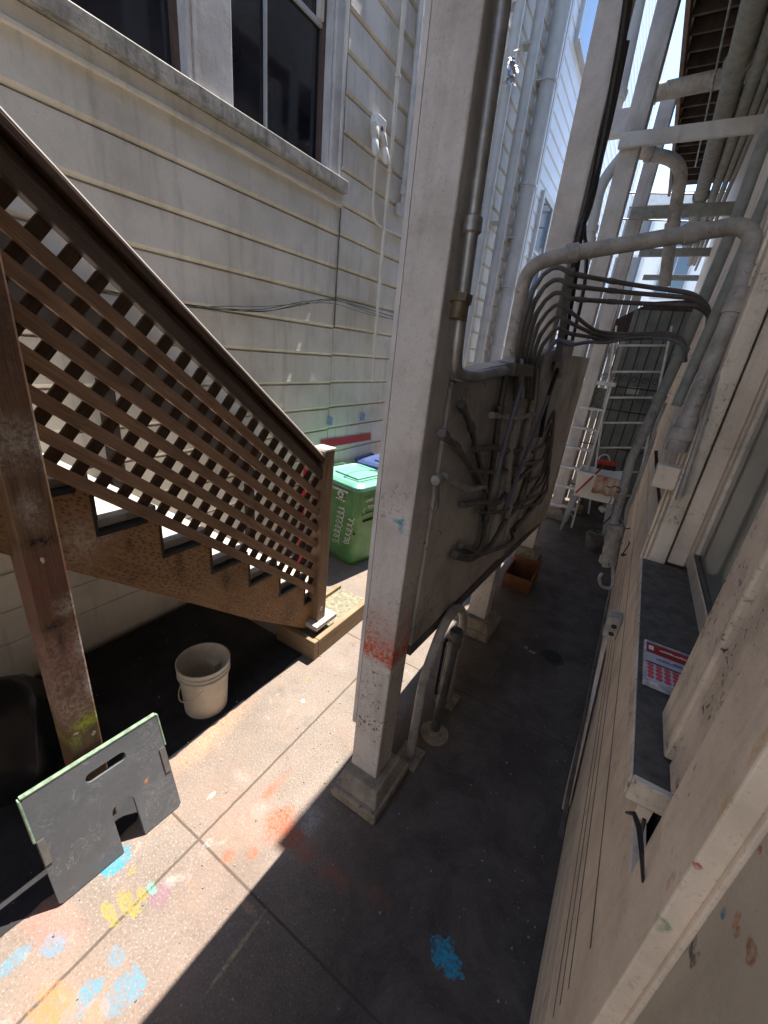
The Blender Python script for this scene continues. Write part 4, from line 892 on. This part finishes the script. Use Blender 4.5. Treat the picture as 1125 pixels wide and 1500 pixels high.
for k in range(9):
    a = oy(902+random.uniform(-8, 22), 745+random.uniform(-30, 50), 3.65); pts = [a]
    for i in range(5): pts.append(pts[-1]+V((random.uniform(-.05,.05), random.uniform(-.12,.12), random.uniform(-.10,.03))))
    tubeT('loose_wire', 'thin loose wire tangled round the foot of the riser pipe', pts, .005, random.choice(('cable', 'galvd', 'pipe')), .06, 6, (), 'wire', 'tangled wires at the riser pipe')
tubeT('black_cable', 'twin black cable draped down the right wall beyond the window', [oy(961, 660, 2.9), oy(962, 690, 2.88), oy(966, 735, 2.85), oy(971, 775, 2.83)], .009, 'cable', .1, 8, (), 'cable', None)
# right wall vertical pipes near its top
for k, (x0, y0, x1, y1, r, m, l) in enumerate(((1125, 285, 1035, 470, .03, 'pipeg', 'upright pipe on the right wall behind the arching pipe'), (1125, 330, 1060, 470, .02, 'pipedark', 'thin dark upright conduit on the right wall'))):
    tubeT('wall_riser', l, [oy(x0, y0, 3.3)+V((0,0,1.5)), oy(x0, y0, 3.3), oy(x1, y1, 3.3)-V((0,0,.5))], r, m, 0, 12, (), 'pipe', G2)
# elbow of insulated pipe at the third post and conduit left of it
tubeT('elbow_pipe', 'fat wrapped elbow pipe reaching out of the third post and turning down', [oy(935, 222, 5.35), oy(1002, 236, 5.4), oy(985, 330, 5.5), oy(973, 420, 5.6)], .055, 'pipe', .17, 14, ((0, .25), (2, .0), (2, .12)), 'pipe', None)
tubeT('riser_pipe', 'white pipe with collars rising between the second and third posts', [oy(948, -60, 5.25), oy(908, 135, 5.25), oy(901, 160, 5.25)], .058, 'pipew', 0, 14, ((1, .2),), 'pipe', None)
tubeT('riser_pipe', 'bent white pipe below the bracket between the second and third posts', [oy(915, 225, 5.1), oy(880, 268, 5.1), oy(868, 330, 5.1), oy(845, 440, 5.1), oy(835, 520, 5.1)], .05, 'pipew', .2, 14, ((2, .05), (2, .2), (2, .4)), 'pipe', None)
a = oy(900, 168, 5.12); mb = MB(); mb.box((a.x-.1, 5.12, a.z-.16), (a.x+.2, 5.2, a.z+.04)); tag(mb.build('pipe_bracket', M['trim'], None, .006), 'painted block bracket under the white riser pipe', 'bracket')

# ------------------------------------------------------------------ deck overhead (casts the walkway into shade)
dk = thing('timber_deck', 'dark timber deck with joists high above the walkway on the right', 'deck', (0, 5, 5.5))
mb = MB(); y = -1.5
while y < 10.4: mb.box((-.62, y, 5.62), (.34, y+.135, 5.655)); y += .145
mb.build('deck_boards', M['deckt'], dk)
mb = MB(); y = -1.4
while y < 10.2: mb.box((-.62, y, 5.50), (.34, y+.03, 5.615)); y += .27
mb.build('joists', M['joist'], dk)
mb = MB(); mb.box((-.665, -1.5, 5.42), (-.622, 10.4, 5.70)); mb.build('edge_board', M['brownboard'], dk, .004)

# ------------------------------------------------------------------ far end of the walkway
YF = 7.9
fe = thing('plank_fence', 'grey vertical plank fence closing the far end of the walkway', 'fence', (-.8, YF+.3, 0))
mb = MB(); x = -1.02
for wd in (.17, .15, .10, .14): mb.box((x, YF+.25, .05), (x+wd-.012, YF+.28, 3.5)); x += wd
mb.build('planks', M['fence'], fe, .003)
mb = MB(); mb.box((-1.0, YF+.285, .3), (-.45, YF+.32, .4)); mb.box((-1.0, YF+.285, 2.6), (-.45, YF+.32, 2.7)); mb.build('rail', M['fence'], fe)
gt_ = thing('iron_gate', 'black iron bar gate with scrolls before a dark green panel at the walkway end', 'gate', (-.1, YF, 0))
mb = MB(); mb.box((-.50, YF+.06, 0), (.32, YF+.10, 3.25)); mb.build('backing_panel', M['gatepanel'], gt_)
mb = MB()
for k in range(9): x = -.86+k*.145; mb.tube([(x, YF, .05), (x, YF, 3.3)], .008, 6)
for zz in (.4, 1.15, 1.75, 2.12): mb.tube([(-.88, YF-.01, zz), (.33, YF-.01, zz)], .010, 6)
mb.build('bars', M['iron'], gt_)
mb = MB()
for k in range(8):
    x = -.86+k*.145+.07
    for s, zc in ((1, 2.25), (-1, 1.98)):
        mb = MB(); pts = [V((x+.055*math.cos(a)*(1-a/14), YF-.012, zc+s*.055*math.sin(a)*(1-a/14))) for a in [i*.5 for i in range(20)]]; mb.tube(pts, .005, 5); mb.build('scroll', M['iron'], gt_)
M['paper'] = plain('pale_notice', (.45, .47, .44), .7); mb = MB(); c = oy(928, 572, YF); mb.box((c.x-.10, YF+.045, c.z-.06), (c.x+.08, YF+.05, c.z+.05)); mb.build('plain_notice', M['paper'], gt_)
mb = MB(); mb.prism([oy(862, 488, YF+.1), oy(955, 442, YF+.1), oy(1030, 438, YF+.1), oy(1030, 486, YF+.1), oy(862, 492, YF+.1)], (0, .5, .05)); tag(mb.build('awning', M['awning']), 'dark brown sloping awning above the iron gate', 'awning')
# stepladder
sd = thing('stepladder', 'open aluminium stepladder with wide steps standing at the far end of the walkway', 'ladder', (-.66, 7.05, 0))
YL = 7.1
tl, tr_ = oy(855, 560, YL), oy(897, 562, YL); zt_ = tl.z
def rail_at(s, z): f = z/zt_; xa, xb = (-.92, -.855) if s < 0 else (-.40, -.455); return V((xa+(xb-xa)*f, YL-.42+.42*f, z))
for s in (-1, 1): mb = MB(); mb.beam(rail_at(s, .01), rail_at(s, zt_), .026, .07); mb.build('side_rail', M['alu'], sd, .003)
for s in (-1, 1): mb = MB(); a = rail_at(s, zt_-.05); mb.beam(V((a.x, YL+.5, .01)), V((a.x, YL+.03, zt_-.05)), .022, .04); mb.build('rear_leg', M['alu'], sd)
nst = 6
for k in range(nst):
    z_ = .30+k*(zt_-.35)/nst; a, b = rail_at(-1, z_), rail_at(1, z_); mb = MB(); mb.box((a.x+.012, a.y-.045, z_-.02), (b.x-.012, a.y+.05, z_+.012)); so_ = mb.build('step', M['alu'], sd, .003)
    if k % 2 == 0:
        mb = MB(); mb.beam(V((a.x+.02, a.y, z_-.13)), V((a.x+.13, a.y, z_-.02)), .012, .022); mb.build('step_brace', M['alu'], so_)
        mb = MB(); mb.beam(V((b.x-.02, a.y, z_-.13)), V((b.x-.13, a.y, z_-.02)), .012, .022); mb.build('step_brace', M['alu'], so_)
mb = MB(); mb.box((tl.x-.05, YL-.07, zt_-.01), (tr_.x+.05, YL+.11, zt_+.045)); mb.build('top_cap', M['alu'], sd, .006)
M['spk'] = plain('paint_specked_board', (.22, .23, .19), .7, 0, .8, 40)
mb = MB(); z1_ = zt_-.05; mb.box((tl.x+.04, YL+.02, z1_-.30), (tr_.x-.05, YL+.035, z1_)); lp = mb.build('tool_tray', M['spk'], sd)
mb = MB()
for k in range(4): mb.box((tl.x+.07+k*.03, YL+.012, z1_-.12), (tl.x+.083+k*.03, YL+.0195, z1_-.08))
mb.build('slot_hole', M['black'], lp)
# straight ladder leaning on the gate
el = thing('straight_ladder', 'straight aluminium ladder leaning against the iron gate behind the sink', 'ladder', (-.2, 7.6, 0))
def lr(s, f): return (oy(862, 752, 7.35) if s < 0 else oy(926, 752, 7.35)).lerp(oy(903, 478, 7.85) if s < 0 else oy(984, 478, 7.85), f)
for s in (-1, 1): mb = MB(); mb.beam(lr(s, 0), lr(s, 1), .028, .06); mb.build('side_rail', M['alu'], el, .003)
for k in range(7): mb = MB(); f = .1+k*.134; mb.tube([lr(-1, f), lr(1, f)], .016, 8); mb.build('rung', M['alu'], el)
# utility sink
sk = thing('utility_sink', 'white plastic utility tub sink on grey legs at the far end of the walkway', 'sink', (-.22, 6.75, 0))
sx0, sx1, sy0, sy1, szt, szb = -.525, .08, 6.45, 6.98, .93, .55
zt2 = oy(849, 690, sy0).z; zb2 = oy(842, 727, sy0).z
szt, szb = zt2, zb2
mb = MB()
o_ = [(sx0,sy0),(sx1,sy0),(sx1,sy1),(sx0,sy1)]; cx, cy = (sx0+sx1)/2, (sy0+sy1)/2
def rg(z, k): return [V((cx+(x-cx)*k, cy+(y-cy)*k, z)) for x, y in o_]
rr = [rg(szb, .86), rg(szt-.05, .97), rg(szt-.05, 1.0), rg(szt, 1.0), rg(szt, .93), rg(szb+.03, .80)]
vs = [p for r_ in rr for p in r_]; fs = [(i*4+k, i*4+(k+1) % 4, (i+1)*4+(k+1) % 4, (i+1)*4+k) for i in range(5) for k in range(4)]+[(3,2,1,0), (20,21,22,23)]
mb.add(vs, fs); mb.build('tub', M['sink'], sk, .012)
M['leg'] = plain('grey_sink_leg', (.36, .40, .42), .5)
for x, y in ((sx0+.05, sy0+.04), (sx1-.07, sy0+.04), (sx0+.06, sy1-.06), (sx1-.07, sy1-.06)):
    mb = MB(); dx = -.05 if x < cx else .05; mb.add([(x-.045,y-.02,szb),(x+.045,y-.02,szb),(x+.045,y+.05,szb),(x-.045,y+.05,szb),(x+dx-.018,y-.03,.0),(x+dx+.018,y-.03,0),(x+dx+.018,y,.0),(x+dx-.018,y,0)], [(0,1,2,3),(7,6,5,4),(0,4,5,1),(1,5,6,2),(2,6,7,3),(3,7,4,0)]); mb.build('leg', M['leg'], sk, .004)
mb = MB(); f0 = V((cx+.05, sy1-.04, szt)); mb.tube([f0, f0+V((0,0,.16)), f0+V((-.06,-.02,.24)), f0+V((-.14,-.08,.20)), f0+V((-.15,-.09,.15))], .010, 8, .05); mb.build('faucet', M['alu'], sk)
# squeegee with red handle and head across the sink
qa, qb = oy(843, 722, sy0-.06), oy(885, 682, sy0+.05)
bq = thing('floor_broom', 'red handled broom with red head lying across the white sink', 'broom', tuple(qa))
mb = MB(); mb.tube([qa, qb], .013, 8); mb.build('broom_handle', M['redpl'], bq)
mb = MB(); d = (qb-qa).normalized(); hh = qb+d*.02; mb.beam(hh+V((-.10, 0, .02)), hh+V((.13,.02,.03)), .07, .06, V((0,1,0))); mb.build('broom_head', M['redpl'], bq, .012)
mb = MB(); mb.beam(hh+V((-.10,.03,-.045)), hh+V((.14,.05,-.035)), .07, .07, V((0,1,0))); mb.build('bristles', M['black'], bq)
# stained cloth on the sink front
t = NT('stained_cloth'); p = t.pos(); c = t.mix(t.ramp(t.noise(p, 5, 6, .65), .42, .62), (.58, .47, .36), (.33, .16, .09)); c = t.mix(t.ramp(t.noise(p, 8, 4), .60, .68, 0, .8), c, (.30, .05, .03)); t.out(c, .85); M['towel'] = t.m
mb = MB(); na = 14; vs = []; ca, cb = oy(875, 690, sy0-.01), oy(914, 694, sy0-.01); h_ = szt-.012-(oy(873, 724, sy0-.01).z)
for j in range(5):
    for i in range(na):
        f = i/(na-1); x = ca.x+(.11+sx1-ca.x-.1)*f; vs.append(V((x, sy0-.012-.010*math.sin(i*1.7+j*.4)-.006*j*0+.012*(j > 0)*(j/4), szt+.004-h_*j/4*(1+.04*math.sin(i*1.1)))))
fs = [(j*na+i, j*na+i+1, (j+1)*na+i+1, (j+1)*na+i) for j in range(4) for i in range(na-1)]
mb.add(vs, fs, None, True); tw = mb.build('cloth', M['towel']); sm = tw.modifiers.new('thick', 'SOLIDIFY'); sm.thickness = .004; tag(tw, 'stained beige cloth hung over the front of the white sink', 'cloth')
# steel bucket
bb = oz(866, 804); sb = thing('steel_bucket', 'small grey metal bucket on the floor in front of the sink', 'bucket', tuple(bb))
mb = MB(); mb.lathe(bb, [(.002,0),(.09,0),(.115,.20),(.122,.205),(.122,.212),(.110,.208),(.086,.012),(.002,.012)], 24); mb.build('bucket_body', M['galv'], sb)
mb = MB(); mb.tube([bb+V((.118*math.cos(a), -.03*math.sin(a), .205+.09*math.sin(a))) for a in [i*math.pi/10 for i in range(11)]], .004, 6); mb.build('bucket_handle', M['galv'], sb)
mb = MB(); c = oy(884, 745, 6.9)
for k in range(4): mb.lathe(c+V((random.uniform(-.03,.03), 0, random.uniform(-.03,.03))), [(.002,-.04),(.03,-.03),(.045,0),(.03,.03),(.002,.04)], 10)
c0 = c.z
tag(mb.build('white_rag', M['bulb']), 'small crumpled white rag hanging beneath the sink', 'rag')
mb = MB(); mb.box((-.95, 7.45, 0), (-.35, 7.7, .12)); tag(mb.build('timber_block', M['form'], None, .02), 'dark weathered timber lying behind the stepladder', 'timber')

# ------------------------------------------------------------------ far buildings
def block(name, label, x0, x1, y0, y1, h, m, wins):
    t = thing(name, label, 'building', ((x0+x1)/2, (y0+y1)/2, 0)); mb = MB(); mb.box((x0, y0, 0), (x1, y1, h)); mb.build('wall', M[m], t)
    mb = MB(); mb.box((x0-.2, y0-.25, h-.6), (x1+.2, y0-.01, h-.1)); mb.build('cornice', M['pipew'], t)
    for a, b, c, d in wins:
        f = MB(); f.box((a-.12, y0-.08, c-.12), (b+.12, y0-.005, d+.12)); fo = f.build('window', M['pipew'], t); mb = MB(); mb.box((a, y0-.10, c), ((a+b)/2-.03, y0-.081, d)); mb.box(((a+b)/2+.03, y0-.10, c), (b, y0-.081, d)); mb.build('pane', M['glassblue'], fo)
block('white_building', 'white building with paired windows far beyond the gate', -6, 4.5, 30, 38, 11.5, 'paleblue', [(x, x+1.3, z_, z_+1.9) for x in (-3.6, -1.2, 1.0, 3.0) for z_ in (3.2, 6.6, 9.0)][:12])
mb = MB(); mb.tube([(-4, 22, 9.2), (0, 22, 8.9), (4, 22, 9.1)], .03, 6); mb.tube([(-4, 22.3, 8.4), (0, 22.3, 8.1), (4, 22.3, 8.3)], .03, 6); tag(mb.build('overhead_wires', M['cable']), 'thin overhead wires against the sky beyond the deck', 'wires')

# ------------------------------------------------------------------ light, sky, camera
EL = R(67); w = bpy.data.worlds.new('World'); S.world = w; w.use_nodes = True; nt = w.node_tree
sky = nt.nodes.new('ShaderNodeTexSky'); sky.sky_type = 'NISHITA'; sky.sun_disc = False; sky.sun_elevation = EL; sky.sun_rotation = 0; sky.dust_density = .1; sky.ozone_density = 3.0
nt.links.new(sky.outputs[0], nt.nodes['Background'].inputs[0]); nt.nodes['Background'].inputs[1].default_value = .115
sun = bpy.data.lights.new('sun', 'SUN'); sun.energy = 3.3; sun.angle = R(.5); sun.color = (1, .93, .845)
so = bpy.data.objects.new('sun', sun); COL.objects.link(so)
d = V((-.017, -math.cos(EL), -math.sin(EL))); so.rotation_euler = d.to_track_quat('-Z', 'Y').to_euler(); so.location = (0, 10, 20)
cd = bpy.data.cameras.new('camera'); cam = bpy.data.objects.new('camera', cd); COL.objects.link(cam); S.camera = cam
cd.sensor_fit = 'VERTICAL'; cd.sensor_height = 24; cd.lens = 24*F_PX/1500; cd.clip_start = .02; cd.clip_end = 500
mm = Matrix((rt, up, -fwd)).transposed().to_4x4(); mm.translation = CAMP; cam.matrix_world = mm
S.view_settings.view_transform = 'Standard'; S.view_settings.look = 'None'; S.view_settings.gamma = 1; S.view_settings.exposure = 2.08
S.cycles.max_bounces = 10; S.cycles.diffuse_bounces = 7
